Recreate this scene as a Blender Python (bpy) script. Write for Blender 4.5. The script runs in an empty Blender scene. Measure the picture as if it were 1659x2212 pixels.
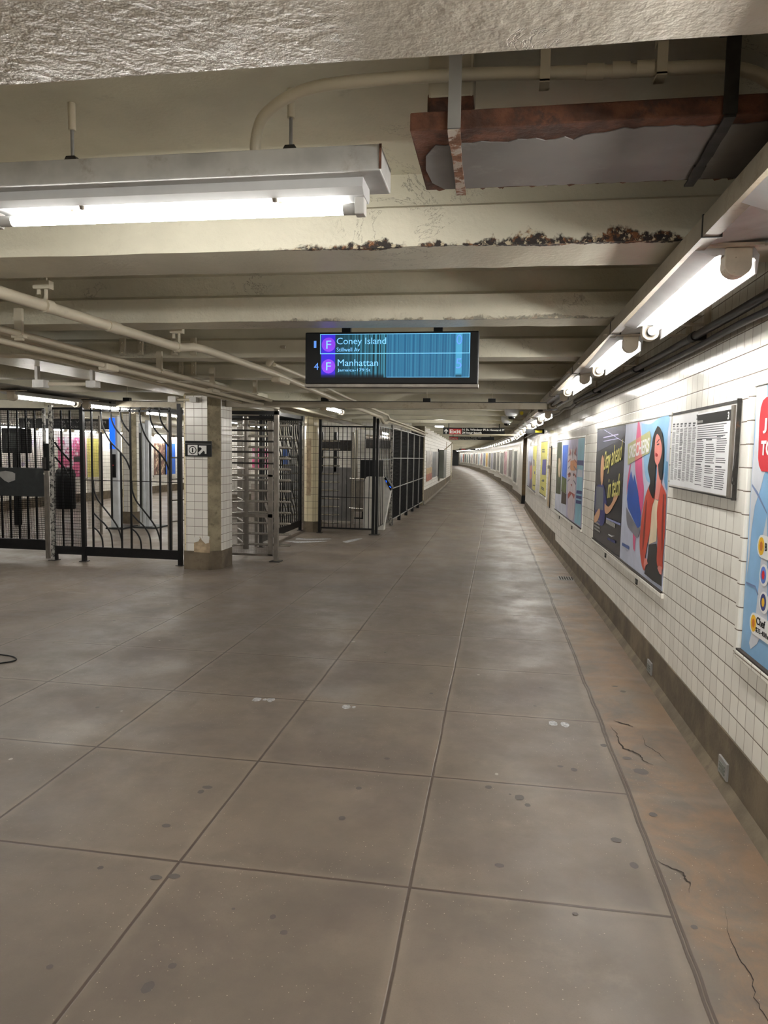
import bpy, bmesh, math, random
from mathutils import Vector, Matrix
random.seed(7)
sc = bpy.context.scene
COL = sc.collection
# ---------------------------------------------------------------- camera, world, exposure
R = [[0.987345, 0.030903, -0.155547], [0.157626, -0.08343, 0.983968], [0.017431, -0.996034, -0.087246]]
cam_d = bpy.data.cameras.new('camera'); cam = bpy.data.objects.new('camera', cam_d); COL.objects.link(cam)
mw = Matrix(((R[0][0], -R[0][1], -R[0][2], 0.0),
             (R[1][0], -R[1][1], -R[1][2], 0.0),
             (R[2][0], -R[2][1], -R[2][2], 1.6), (0, 0, 0, 1)))
cam.matrix_world = mw
cam_d.sensor_fit = 'VERTICAL'; cam_d.sensor_height = 24.0; cam_d.lens = 24.0 * 1545.0 / 2212.0
cam_d.clip_start = 0.05; cam_d.clip_end = 300
sc.camera = cam
w = bpy.data.worlds.new('world'); sc.world = w; w.use_nodes = True
w.node_tree.nodes['Background'].inputs[0].default_value = (0.02, 0.02, 0.02, 1)
w.node_tree.nodes['Background'].inputs[1].default_value = 1.0
sc.view_settings.view_transform = 'Standard'; sc.view_settings.look = 'None'
sc.view_settings.gamma = 1.0; sc.view_settings.use_curve_mapping = False
sc.view_settings.exposure = 0.82
TUBE = 34.0        # strength of the fluorescent tubes
sc.cycles.max_bounces = 8; sc.cycles.diffuse_bounces = 5; sc.cycles.caustics_reflective = False
sc.cycles.sample_clamp_indirect = 4.0

# ---------------------------------------------------------------- node helpers
def s2l(c):
    return tuple((x/255/12.92 if x/255 <= .04045 else ((x/255+.055)/1.055)**2.4) for x in c)
class NT:
    def __init__(s, name):
        s.m = bpy.data.materials.new(name); s.m.use_nodes = True; s.t = s.m.node_tree; s.t.nodes.clear()
        s.out = s.n('ShaderNodeOutputMaterial'); s.b = s.n('ShaderNodeBsdfPrincipled'); s.l(s.b.outputs[0], s.out.inputs[0])
        s.geo = s.n('ShaderNodeNewGeometry')
        s.pos = s.geo.outputs['Position']
    def n(s, t): return s.t.nodes.new(t)
    def l(s, a, b): s.t.links.new(a, b)
    def put(s, v, sock):
        if hasattr(v, 'is_linked') or isinstance(v, bpy.types.NodeSocket): s.l(v, sock)
        else:
            if sock.type == 'RGBA' and len(v) == 3: v = (*v, 1)
            sock.default_value = v
    def math(s, op, a, b=0.0, c=0.0, clamp=False):
        n = s.n('ShaderNodeMath'); n.operation = op; n.use_clamp = clamp
        s.put(a, n.inputs[0]); s.put(b, n.inputs[1])
        if len(n.inputs) > 2: s.put(c, n.inputs[2])
        return n.outputs[0]
    def noise(s, scale, detail=3, rough=.55, vec=None, dist=0, out=0):
        n = s.n('ShaderNodeTexNoise'); n.inputs['Scale'].default_value = scale; n.inputs['Detail'].default_value = detail
        n.inputs['Roughness'].default_value = rough; n.inputs['Distortion'].default_value = dist
        s.l(vec if vec is not None else s.pos, n.inputs['Vector']); return n.outputs[out]
    def step(s, v, a, b):
        n = s.n('ShaderNodeMapRange'); n.interpolation_type = 'SMOOTHSTEP'
        s.put(v, n.inputs[0]); n.inputs[1].default_value = a; n.inputs[2].default_value = b
        n.inputs[3].default_value = 0; n.inputs[4].default_value = 1; return n.outputs[0]
    def mix(s, f, a, b):
        n = s.n('ShaderNodeMix'); n.data_type = 'RGBA'
        s.put(f, n.inputs[0]); s.put(a, n.inputs[6]); s.put(b, n.inputs[7]); return n.outputs[2]
    def xyz(s, v=None):
        n = s.n('ShaderNodeSeparateXYZ'); s.l(v if v is not None else s.pos, n.inputs[0]); return n.outputs
    def comb(s, x, y, z):
        n = s.n('ShaderNodeCombineXYZ'); s.put(x, n.inputs[0]); s.put(y, n.inputs[1]); s.put(z, n.inputs[2]); return n.outputs[0]
    def scale(s, v):
        n = s.n('ShaderNodeMapping'); n.inputs['Scale'].default_value = v; s.l(s.pos, n.inputs[0]); return n.outputs[0]
    def bump(s, h, strength=.5, dist=.005, prev=None):
        n = s.n('ShaderNodeBump'); n.inputs['Strength'].default_value = strength; n.inputs['Distance'].default_value = dist
        s.l(h, n.inputs['Height'])
        if prev is not None: s.l(prev, n.inputs['Normal'])
        s.l(n.outputs[0], s.b.inputs['Normal']); return n.outputs[0]
    def col(s, v): s.put(v, s.b.inputs['Base Color'])
    def rough(s, v): s.put(v, s.b.inputs['Roughness'])
    def metal(s, v): s.put(v, s.b.inputs['Metallic'])
MATS = {}
def M(name, rgb, rough=.5, metal=0.0, var=.12, vs=6.0, bump=0.0, bs=60.0, bd=.002, dirt=None, emit=0.0):
    """plain procedural material: colour in sRGB 0-255 with slight noise variation, optional dirt patches"""
    if name in MATS: return MATS[name]
    k = NT(name); c = s2l(rgb)
    dk = tuple(x*(1-var*1.6) for x in c); lt = tuple(min(1, x*(1+var)) for x in c)
    v = k.mix(k.step(k.noise(vs, 4), .3, .7), dk, lt)
    if dirt:
        dc, ds, lo, hi = dirt
        v = k.mix(k.step(k.noise(ds, 6, .7), lo, hi), v, s2l(dc))
    k.col(v); k.rough(rough); k.metal(metal)
    if bump: k.bump(k.noise(bs, 4, .6), bump, bd)
    if emit:
        k.put(s2l(rgb), k.b.inputs['Emission Color']); k.b.inputs['Emission Strength'].default_value = emit
    MATS[name] = k.m; return k.m
def tube_mat(nm='tube', st=TUBE):
    k = NT(nm+'_glass'); k.col((.9, .9, .9)); k.put((1.0, .968, .905), k.b.inputs['Emission Color'])
    k.b.inputs['Emission Strength'].default_value = st; MATS[nm] = k.m
tube_mat(); tube_mat('tube_wall', TUBE*1.85)
def paint(name, rgb, lump=.35, lscale=55, ldist=.004, gloss=.42, rust=None, peel=True):
    """thick old oil paint on concrete; rust = (z_edge, slope, x0, x1, height)"""
    k = NT(name); c = s2l(rgb)
    v = k.mix(k.step(k.noise(1.3, 5, .6), .35, .7), tuple(x*.86 for x in c), tuple(min(1, x*1.07) for x in c))
    v = k.mix(k.step(k.noise(9, 6, .7), .60, .80), v, tuple(x*.72 for x in c))
    h = k.math('MULTIPLY', k.noise(lscale, 3, .6), 1.0)
    if peel:
        n1 = k.noise(3.5, 7, .72, dist=.6)
        line = k.math('ABSOLUTE', k.math('SUBTRACT', n1, .5))
        crack = k.math('MULTIPLY', k.math('SUBTRACT', 1.0, k.step(line, .001, .006)), k.step(k.noise(1.1, 2), .56, .64))
        v = k.mix(k.math('MULTIPLY', crack, .6), v, s2l((70, 62, 52)))
        h = k.math('SUBTRACT', h, k.math('MULTIPLY', crack, .8))
    if rust:
        ze, ynear, x0, x1, hh, amt = rust
        p = k.xyz()
        d = k.math('MAXIMUM', k.math('ABSOLUTE', k.math('SUBTRACT', p[2], ze)), k.math('MULTIPLY', k.math('SUBTRACT', p[1], ynear), 1.6))
        wide = k.math('MULTIPLY', k.math('MULTIPLY', k.step(p[0], x0, x0+1.1), k.step(k.math('MULTIPLY', p[0], -1), -x1-.6, -x1+.35)), hh)
        nn = k.noise(5.5, 8, .75, dist=.8)
        edge = k.math('ADD', k.math('MULTIPLY', wide, k.step(k.noise(3.2, 5, .7), .3, .75)), k.math('MULTIPLY', k.math('SUBTRACT', nn, .56), .10))
        m = k.math('MULTIPLY', k.step(k.math('SUBTRACT', edge, d), -.004, .012), k.step(wide, .002, hh*.25))
        m = k.math('MULTIPLY', m, amt)
        rc = k.mix(k.step(k.noise(22, 6, .7), .50, .60), s2l((40, 34, 32)), s2l((118, 78, 48)))
        rc = k.mix(k.step(k.noise(40, 5, .7), .53, .60), rc, s2l((188, 176, 150)))
        v = k.mix(m, v, rc)
        h = k.math('ADD', h, k.math('MULTIPLY', m, k.math('MULTIPLY', k.noise(40, 6, .7), 3.0)))
        k.rough(k.math('ADD', gloss, k.math('MULTIPLY', m, .4)))
    else: k.rough(gloss)
    k.col(v); k.bump(h, lump, ldist)
    MATS[name] = k.m; return k.m
def tile(name, tw=.108, th=.107, off=(0.0, .296), rgb=(246, 244, 236), grout=(104, 90, 76), slope=.01, rough=.12, dirt=.25, warp=.35):
    k = NT(name); p = k.xyz(); nrm = k.xyz(k.geo.outputs['True Normal'])
    ax = k.math('ABSOLUTE', nrm[0]); ay = k.math('ABSOLUTE', nrm[1]); f = k.math('GREATER_THAN', ax, ay)
    u = k.math('ADD', k.math('MULTIPLY', f, p[1]), k.math('MULTIPLY', k.math('SUBTRACT', 1.0, f), p[0]))
    v = k.math('ADD', p[2], k.math('MULTIPLY', p[1], slope))
    uu = k.math('DIVIDE', k.math('SUBTRACT', u, off[0]), tw); vv = k.math('DIVIDE', k.math('SUBTRACT', v, off[1]), th)
    def ln(q, sz, g):
        fr = k.math('ABSOLUTE', k.math('SUBTRACT', k.math('FRACT', q), .5))   # .5 at a joint
        return k.step(fr, .5-g/sz*1.6, .5-g/sz*.5)
    lines = k.math('MAXIMUM', k.math('MULTIPLY', ln(uu, tw, .0024), .85), ln(vv, th, .0026))
    cell = k.comb(k.math('FLOOR', uu), k.math('FLOOR', vv), 0.0)
    wn = k.n('ShaderNodeTexWhiteNoise'); wn.noise_dimensions = '3D'; k.l(cell, wn.inputs['Vector'])
    c = s2l(rgb)
    base = k.mix(wn.outputs[0], tuple(x*.93 for x in c), tuple(min(1, x*1.04) for x in c))
    st = k.math('MULTIPLY', k.step(k.noise(2.2, 6, .7), .5, .85), dirt)
    base = k.mix(st, base, s2l((150, 132, 104)))
    chip = k.step(k.noise(17, 6, .75), .735, .76)
    base = k.mix(k.math('MULTIPLY', chip, .8), base, s2l((98, 84, 70)))
    k.col(k.mix(lines, base, s2l(grout)))
    k.rough(k.math('ADD', k.math('ADD', rough, k.math('MULTIPLY', lines, .6)), k.math('MULTIPLY', k.noise(4, 4), .12)))
    vec = k.n('ShaderNodeVectorMath'); vec.operation = 'MULTIPLY'; k.l(k.geo.outputs['Position'], vec.inputs[0]); vec.inputs[1].default_value = (1, 1, 1)
    h = k.math('ADD', k.math('MULTIPLY', k.noise(7, 2, .5), 1.2), k.math('MULTIPLY', lines, -1.0))
    # every tile is set with a slightly different tilt
    tilt = k.math('MULTIPLY', k.math('SUBTRACT', k.math('FRACT', uu), .5), k.math('SUBTRACT', wn.outputs[0], .5))
    h = k.math('ADD', h, k.math('MULTIPLY', tilt, 1.0))
    k.bump(h, warp, .005)
    MATS[name] = k.m; return k.m
def floor_mat():
    k = NT('floor_concrete'); p = k.xyz()
    wob = k.math('MULTIPLY', k.math('SUBTRACT', k.noise(1.5, 4), .5), .016)
    x = k.math('ADD', p[0], wob); y = k.math('ADD', p[1], wob)
    slab = k.math('LESS_THAN', x, .65)
    def grid(q, o, s_, hw):
        fr = k.math('FRACT', k.math('ADD', k.math('DIVIDE', k.math('SUBTRACT', q, o), s_), 100.5))
        d = k.math('MULTIPLY', k.math('ABSOLUTE', k.math('SUBTRACT', fr, .5)), s_)
        return d, k.math('SUBTRACT', 1.0, k.step(d, hw*.55, hw*1.25))
    dx, gx = grid(x, -.2725, .8925, .0066); dy, gy = grid(y, 2.483, .907, .0066)
    gx = k.math('MULTIPLY', gx, k.math('LESS_THAN', x, .3)); gy = k.math('MULTIPLY', gy, slab)
    xl = k.math('ADD', p[0], k.math('MULTIPLY', k.math('SUBTRACT', k.noise(1.1, 3), .5), .05))
    xl = k.math('ADD', xl, k.math('MULTIPLY', k.math('MAXIMUM', k.math('SUBTRACT', p[1], 5.0), 0.0), .0115))
    dl = k.math('ABSOLUTE', k.math('SUBTRACT', xl, .652))
    gl = k.math('SUBTRACT', 1.0, k.step(k.math('ABSOLUTE', k.math('SUBTRACT', dl, .007)), .003, .0065))
    groove = k.math('MAXIMUM', k.math('MAXIMUM', gx, gy), gl)
    halo = k.math('SUBTRACT', 1.0, k.step(k.math('MINIMUM', dx, dy), 0.0, .05))
    a = s2l((122, 110, 97)); b = s2l((98, 89, 80)); c2 = s2l((142, 129, 114))
    v = k.mix(k.step(k.noise(.9, 6, .62), .32, .68), b, a)
    v = k.mix(k.math('MULTIPLY', k.step(k.noise(2.6, 6, .7), .52, .8), .5), v, c2)
    dk = k.math('MULTIPLY', k.step(k.noise(1.7, 5, .62, dist=.5), .44, .80), .62)
    v = k.mix(dk, v, s2l((86, 76, 72)))
    far = k.math('MULTIPLY', k.step(p[1], 2.8, 6.0), .62)
    v = k.mix(k.math('MULTIPLY', far, k.step(k.noise(1.2, 5, .7), .2, .7)), v, s2l((104, 96, 90)))
    # wall-side strip: rust-brown staining
    strip = k.math('MULTIPLY', k.step(xl, .64, .70), k.step(k.noise(2.8, 7, .7, dist=.7), .36, .66))
    v = k.mix(k.math('MULTIPLY', strip, .5), v, s2l((148, 114, 80)))
    strip2 = k.math('MULTIPLY', k.step(xl, .9, 1.02), k.step(k.noise(4, 5, .7), .3, .6))
    v = k.mix(k.math('MULTIPLY', strip2, .45), v, s2l((108, 90, 74)))
    # aggregate flecks
    vo = k.n('ShaderNodeTexVoronoi'); vo.inputs['Scale'].default_value = 75; k.l(k.pos, vo.inputs['Vector'])
    fl = k.math('MULTIPLY', k.math('SUBTRACT', 1.0, k.step(vo.outputs['Distance'], .07, .16)), k.step(k.noise(1.5, 3), .38, .6))
    vw = k.xyz(vo.outputs['Color']); fl = k.math('MULTIPLY', fl, k.math('GREATER_THAN', vw[0], .72))
    v = k.mix(k.math('MULTIPLY', fl, .75), v, s2l((214, 200, 178)))
    v = k.mix(k.math('MULTIPLY', k.step(k.noise(190, 3, .75), .50, .68), .34), v, s2l((98, 88, 78)))
    v = k.mix(k.math('MULTIPLY', halo, k.math('MULTIPLY', k.noise(7, 4), .25)), v, s2l((172, 158, 140)))
    v = k.mix(k.math('MULTIPLY', groove, .93), v, s2l((66, 54, 46)))
    k.col(v)
    k.rough(k.math('ADD', .34, k.math('MULTIPLY', k.step(k.noise(1.6, 6, .7), .3, .7), .26)))
    h = k.math('ADD', k.math('MULTIPLY', k.noise(120, 4, .7), .28), k.math('MULTIPLY', k.noise(6, 4), .9))
    k.bump(k.math('SUBTRACT', h, k.math('MULTIPLY', groove, 2.2)), .32, .004)
    k.b.inputs['Specular IOR Level'].default_value = .42
    MATS['floor'] = k.m
floor_mat()
PAINT = (206, 202, 184)
paint('ceiling_paint', PAINT, .30, 60, .003)
paint('beam_paint', PAINT, .34, 45, .004)
paint('beam_rusty', PAINT, .45, 45, .005, rust=(2.39, 2.875, -1.25, 1.2, .095, 1.0))
paint('beam_worn', PAINT, .8, 30, .008, rust=(2.39, 4.43, -1.9, 1.4, .040, .55))
paint('near_beam_paint', (196, 190, 178), .55, 34, .010, .42)
paint('pipe_paint', (196, 188, 168), .25, 70, .002, .38, peel=False)
tile('wall_tile'); tile('column_tile', .108, .108, (-3.96, .24), rgb=(232, 229, 222), slope=0.0, dirt=.1, warp=.2)
tile('pillar_tile', .10, .13, (-3.66, .20), rgb=(222, 210, 176), slope=0.0, dirt=.35, warp=.3)
tile('passage_tile', rough=.42, dirt=.4, warp=.15)
tile('surround_tile', warp=.15, dirt=.3)
tile('dark_tile', .108, .107, (0, .296), rgb=(96, 78, 52), grout=(30, 24, 18), dirt=.3)
M('base_concrete', (100, 89, 72), .75, 0, .25, 5, .5, 35, .004, dirt=((84, 74, 60), 9, .5, .72))
M('column_concrete', (150, 140, 116), .75, 0, .2, 7, .5, 40, .003, dirt=((110, 100, 80), 11, .5, .7))
M('exposed_mortar', (176, 156, 128), .85, 0, .2, 12, .6, 40, .004)
M('gum_dark', (84, 78, 74), .6, var=.1); M('gum_pale', (166, 158, 148), .6, var=.1); M('crack_dark', (48, 40, 34), .9)
M('white_marks', (178, 178, 180), .6, 0, .3, 40)
M('white_enamel', (196, 197, 198), .35, 0, .05); M('grey_enamel', (176, 176, 174), .45, 0, .12, 6, dirt=((140, 130, 118), 8, .55, .8))
M('white_plastic', (206, 205, 202), .4); M('beige_cap', (200, 190, 172), .5, 0, .1, 10, dirt=((92, 74, 56), 40, .66, .7))
M('dark_iron', (58, 56, 54), .55, .6, .2, 20, .3, 80, .001, dirt=((110, 74, 50), 12, .6, .75))
M('rust', (92, 58, 42), .85, .1, .35, 14, .9, 45, .006, dirt=((66, 46, 38), 10, .48, .62))
M('rust_flaked', (124, 88, 66), .8, .2, .3, 14, .8, 45, .005, dirt=((176, 166, 156), 16, .5, .58))
M('galvanised', (150, 149, 147), .42, .1, .14, 3, .1, 30, .001, dirt=((150, 150, 152), 5, .55, .75))
M('black_paint', (22, 22, 23), .38, 0, .15, 20, .2, 80, .001, dirt=((70, 66, 60), 14, .68, .76))
M('black_panel', (44, 47, 48), .5, 0, .1, 12); M('black_wire', (16, 16, 17), .8, 0); MATS['black_wire'].node_tree.nodes['Principled BSDF'].inputs['Specular IOR Level'].default_value = .08; M('plate_grey', (122, 120, 119), .4, 0, .16, 3, .1, 30, .001, dirt=((150, 148, 146), 4, .55, .75)); M('cabinet_steel', (214, 212, 205), .35, 0, .06); M('sheet_dark', (96, 92, 86), .5, .3)
M('worn_paint', (150, 148, 142), .55, 0, .15, 20, dirt=((36, 36, 36), 22, .5, .56))
M('raceway_metal', (150, 141, 124), .5, .15, .15, 3, .15, 30, .002, dirt=((112, 102, 84), 6, .5, .75))
M('steel', (186, 182, 174), .24, .75, .08, 8); M('steel_dull', (122, 116, 108), .40, .5, .15, 8)
M('black_cable', (52, 52, 54), .36, 0, .12, 8); M('cable_tie', (28, 28, 30), .5)
M('conduit_silver', (150, 148, 144), .4, .5, .1, 8)
M('sign_black', (12, 13, 14), .45, 0, .05); M('sign_white', (228, 228, 226), .5, 0, .03); M('sign_red', (176, 40, 40), .5, 0, .05)
M('sign_white_dim', (150, 148, 144), .6, 0, .05)
M('kiosk_grey', (204, 208, 212), .4, .1, .06); M('screen_blue', (20, 90, 235), .4, 0, .1, 12, emit=.9)
M('camera_white', (214, 216, 218), .35, 0, .04); M('lens_black', (14, 14, 15), .1); M('yellow_tag', (222, 202, 40), .5, 0, .05)
M('cabinet_grey', (112, 116, 108), .5, 0, .1, 3); M('paper', (228, 229, 232), .45, 0, .03); M('ink', (78, 80, 86), .6, 0, .05)
M('white_frame', (224, 222, 216), .35, 0, .05)

for q, v_ in (('sign_black', .2), ('black_paint', .25), ('black_panel', .3)): MATS[q].node_tree.nodes['Principled BSDF'].inputs['Specular IOR Level'].default_value = v_
# ---------------------------------------------------------------- mesh helpers
def catmull(pts, n=6):
    P = [Vector(p) for p in pts]; out = []
    for i in range(len(P)-1):
        p0 = P[max(0, i-1)]; p1 = P[i]; p2 = P[i+1]; p3 = P[min(len(P)-1, i+2)]
        for j in range(n):
            t = j/n
            out.append(.5*((2*p1)+(-p0+p2)*t+(2*p0-5*p1+4*p2-p3)*t*t+(-p0+3*p1-3*p2+p3)*t**3))
    out.append(P[-1]); return out
class MB:
    def __init__(s): s.v = []; s.f = []; s.mi = []; s.cur = 0; s.sm = []
    def add(s, vs, fs, smooth=False):
        o = len(s.v); s.v += [tuple(v) for v in vs]
        for f in fs: s.f.append([o+i for i in f]); s.mi.append(s.cur); s.sm.append(smooth)
        return s
    def box(s, x0, x1, y0, y1, z0, z1):
        vs = [(x, y, z) for z in (z0, z1) for y in (y0, y1) for x in (x0, x1)]
        return s.add(vs, [(0, 2, 3, 1), (4, 5, 7, 6), (0, 1, 5, 4), (2, 6, 7, 3), (0, 4, 6, 2), (1, 3, 7, 5)])
    def bar(s, p, q, w, h=None, up=(0, 0, 1)):
        p = Vector(p); q = Vector(q); h = h or w; d = (q-p).normalized(); up = Vector(up)
        if abs(d.dot(up)) > .98: up = Vector((0, 1, 0))
        a = d.cross(up).normalized()*w/2; b = a.cross(d).normalized()*h/2
        vs = [c+e for c in (p, q) for e in (-a-b, a-b, a+b, -a+b)]
        return s.add(vs, [(3, 2, 1, 0), (4, 5, 6, 7), (0, 1, 5, 4), (1, 2, 6, 5), (2, 3, 7, 6), (3, 0, 4, 7)])
    def tube(s, pts, r, n=10, caps=True):
        P = [Vector(p) for p in pts]; vs = []; prev = None
        rr = r if isinstance(r, (list, tuple)) else [r]*len(P)
        for i, p in enumerate(P):
            d = (P[min(i+1, len(P)-1)]-P[max(i-1, 0)]).normalized()
            if prev is None:
                a = d.cross(Vector((0, 0, 1)) if abs(d.z) < .9 else Vector((1, 0, 0))).normalized()
            else: a = (prev-d*prev.dot(d)).normalized()
            prev = a; b = d.cross(a)
            for j in range(n):
                t = 2*math.pi*j/n; vs.append(p+(a*math.cos(t)+b*math.sin(t))*rr[i])
        fs = [(i*n+j, i*n+(j+1) % n, (i+1)*n+(j+1) % n, (i+1)*n+j) for i in range(len(P)-1) for j in range(n)]
        s.add(vs, fs, True)
        if caps: s.add([vs[j] for j in range(n)], [tuple(reversed(range(n)))]); s.add([vs[-n+j] for j in range(n)], [tuple(range(n))])
        return s
    def poly(s, pts, z0, z1):
        """extrude a 2-D outline (x, y) between z0 and z1"""
        area = sum(pts[i][0]*pts[(i+1) % len(pts)][1]-pts[(i+1) % len(pts)][0]*pts[i][1] for i in range(len(pts)))
        if area < 0: pts = pts[::-1]
        n = len(pts); vs = [(x, y, z0) for x, y in pts]+[(x, y, z1) for x, y in pts]
        fs = [tuple(reversed(range(n))), tuple(range(n, 2*n))]+[(i, (i+1) % n, n+(i+1) % n, n+i) for i in range(n)]
        return s.add(vs, fs)
    def prism(s, pts, axis, a, b):
        """extrude outline along 'x' (pts = y,z) or 'y' (pts = x,z)"""
        m = MB(); m.poly(pts, a, b)
        f = (lambda v: (v[2], v[0], v[1])) if axis == 'x' else (lambda v: (v[0], v[2], v[1]))
        fs = m.f if axis == 'x' else [tuple(reversed(q)) for q in m.f]
        return s.add([f(v) for v in m.v], fs)
    def lathe(s, c, prof, n=20):
        vs = [(c[0]+r*math.cos(2*math.pi*j/n), c[1]+r*math.sin(2*math.pi*j/n), c[2]+z) for r, z in prof for j in range(n)]
        fs = [(i*n+j, i*n+(j+1) % n, (i+1)*n+(j+1) % n, (i+1)*n+j) for i in range(len(prof)-1) for j in range(n)]
        s.add(vs, fs, True); return s
    def ribbon(s, L, z0, z1, thick=0.0):
        """vertical strip along a polyline L of (x, y); z0/z1 floats or lists"""
        for i in range(len(L)-1):
            g = lambda z, k: z[k] if isinstance(z, (list, tuple)) else z
            s.add([(*L[i], g(z0, i)), (*L[i+1], g(z0, i+1)), (*L[i+1], g(z1, i+1)), (*L[i], g(z1, i))], [(0, 1, 2, 3)])
        return s
    def build(s, name, mat, parent=None, local=False, origin=None, bevel=0.0, mats=None):
        me = bpy.data.meshes.new(name)
        if parent is not None and not local: o = Vector(parent.location)
        elif parent is not None or local: o = Vector((0, 0, 0))
        elif origin is not None: o = Vector(origin)
        else:
            xs, ys, zs = zip(*s.v); o = Vector(((min(xs)+max(xs))/2, (min(ys)+max(ys))/2, min(zs)))
        me.from_pydata([tuple(Vector(v)-o) for v in s.v], [], s.f)
        for m in (mats or [mat]): me.materials.append(MATS[m])
        for p, mi, sm in zip(me.polygons, s.mi, s.sm): p.material_index = mi; p.use_smooth = sm
        me.validate(); me.update()
        if bevel:
            bm = bmesh.new(); bm.from_mesh(me); bmesh.ops.remove_doubles(bm, verts=bm.verts, dist=1e-5)
            bmesh.ops.bevel(bm, geom=[e for e in bm.edges if len(e.link_faces) == 2 and e.calc_face_angle(0) > .6], offset=bevel, segments=2, affect='EDGES', profile=.5)
            bm.to_mesh(me); bm.free()
        ob = bpy.data.objects.new(name, me); COL.objects.link(ob)
        if parent is not None: ob.parent = parent
        else: ob.location = o
        return ob
def tag(o, label=None, cat=None, group=None, kind=None):
    if label: o['label'] = label
    if cat: o['category'] = cat
    if group: o['group'] = group
    if kind: o['kind'] = kind
    return o
def thing(name, label, cat, loc=(0, 0, 0), group=None):
    o = bpy.data.objects.new(name, None); o.location = loc; o.empty_display_size = .1; COL.objects.link(o)
    return tag(o, label, cat, group)
def kids(o): return [c for c in bpy.data.objects if c.parent == o]
def copy_tree(root, loc, rotz=0.0, label=None, group=None):
    def rec(o, par):
        c = o.copy(); COL.objects.link(c); c.parent = par
        for ch in KID.get(o.name, []): rec(ch, c)
        return c
    KID = {}
    for ob in list(bpy.data.objects):
        if ob.parent: KID.setdefault(ob.parent.name, []).append(ob)
    r = rec(root, None); r.location = loc; r.rotation_euler = (0, 0, rotz)
    if label: r['label'] = label
    if group: r['group'] = group
    return r
def frame(o, origin, u, n):
    """give empty o local axes: x = u (along the face), y = up, z = n (towards the viewer)"""
    u = Vector(u).normalized(); n = Vector(n).normalized(); v = n.cross(u)
    o.matrix_world = Matrix(((u.x, v.x, n.x, origin[0]), (u.y, v.y, n.y, origin[1]), (u.z, v.z, n.z, origin[2]), (0, 0, 0, 1)))
    bpy.context.view_layer.update()
    return o
def text(name, body, box, mat, parent, n=.004, shear=0.0, bold=0.0, th=.001, local=True, rot=0.0):
    """lettering stretched into box = (x0, y0, x1, y1) of the parent's face"""
    cu = bpy.data.curves.new(name, 'FONT'); cu.body = body; cu.size = 1; cu.extrude = .001; cu.shear = shear; cu.offset = bold; cu.resolution_u = 3
    cu.space_line = .9
    tmp = bpy.data.objects.new(name, cu); COL.objects.link(tmp)
    me = bpy.data.meshes.new_from_object(tmp.evaluated_get(bpy.context.evaluated_depsgraph_get()))
    bpy.data.objects.remove(tmp); me.name = name
    xs = [v.co.x for v in me.vertices]; ys = [v.co.y for v in me.vertices]
    x0, y0, x1, y1 = box; sx = (x1-x0)/(max(xs)-min(xs)); sy = (y1-y0)/(max(ys)-min(ys)); mx = min(xs); my = min(ys)
    for v in me.vertices:
        X = (v.co.x-mx)*sx; Y = (v.co.y-my)*sy
        v.co = (x0+X, y0+Y+X*rot, n+(v.co.z+.001)/.002*th)
    me.materials.clear(); me.materials.append(MATS[mat])
    ob = bpy.data.objects.new(name, me); COL.objects.link(ob); ob.parent = parent
    return ob
def poly(name, pts, mat, parent, n=.002, th=.0006, mm=True, smooth=False):
    P = [(a/1000, b/1000) for a, b in pts] if mm else list(pts)
    if smooth: P = [(p.x, p.y) for p in catmull([(a, b, 0) for a, b in P+[P[0]]], 4)][:-1]
    return MB().poly(P, n, n+th).build(name, mat, parent, local=True)
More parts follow.
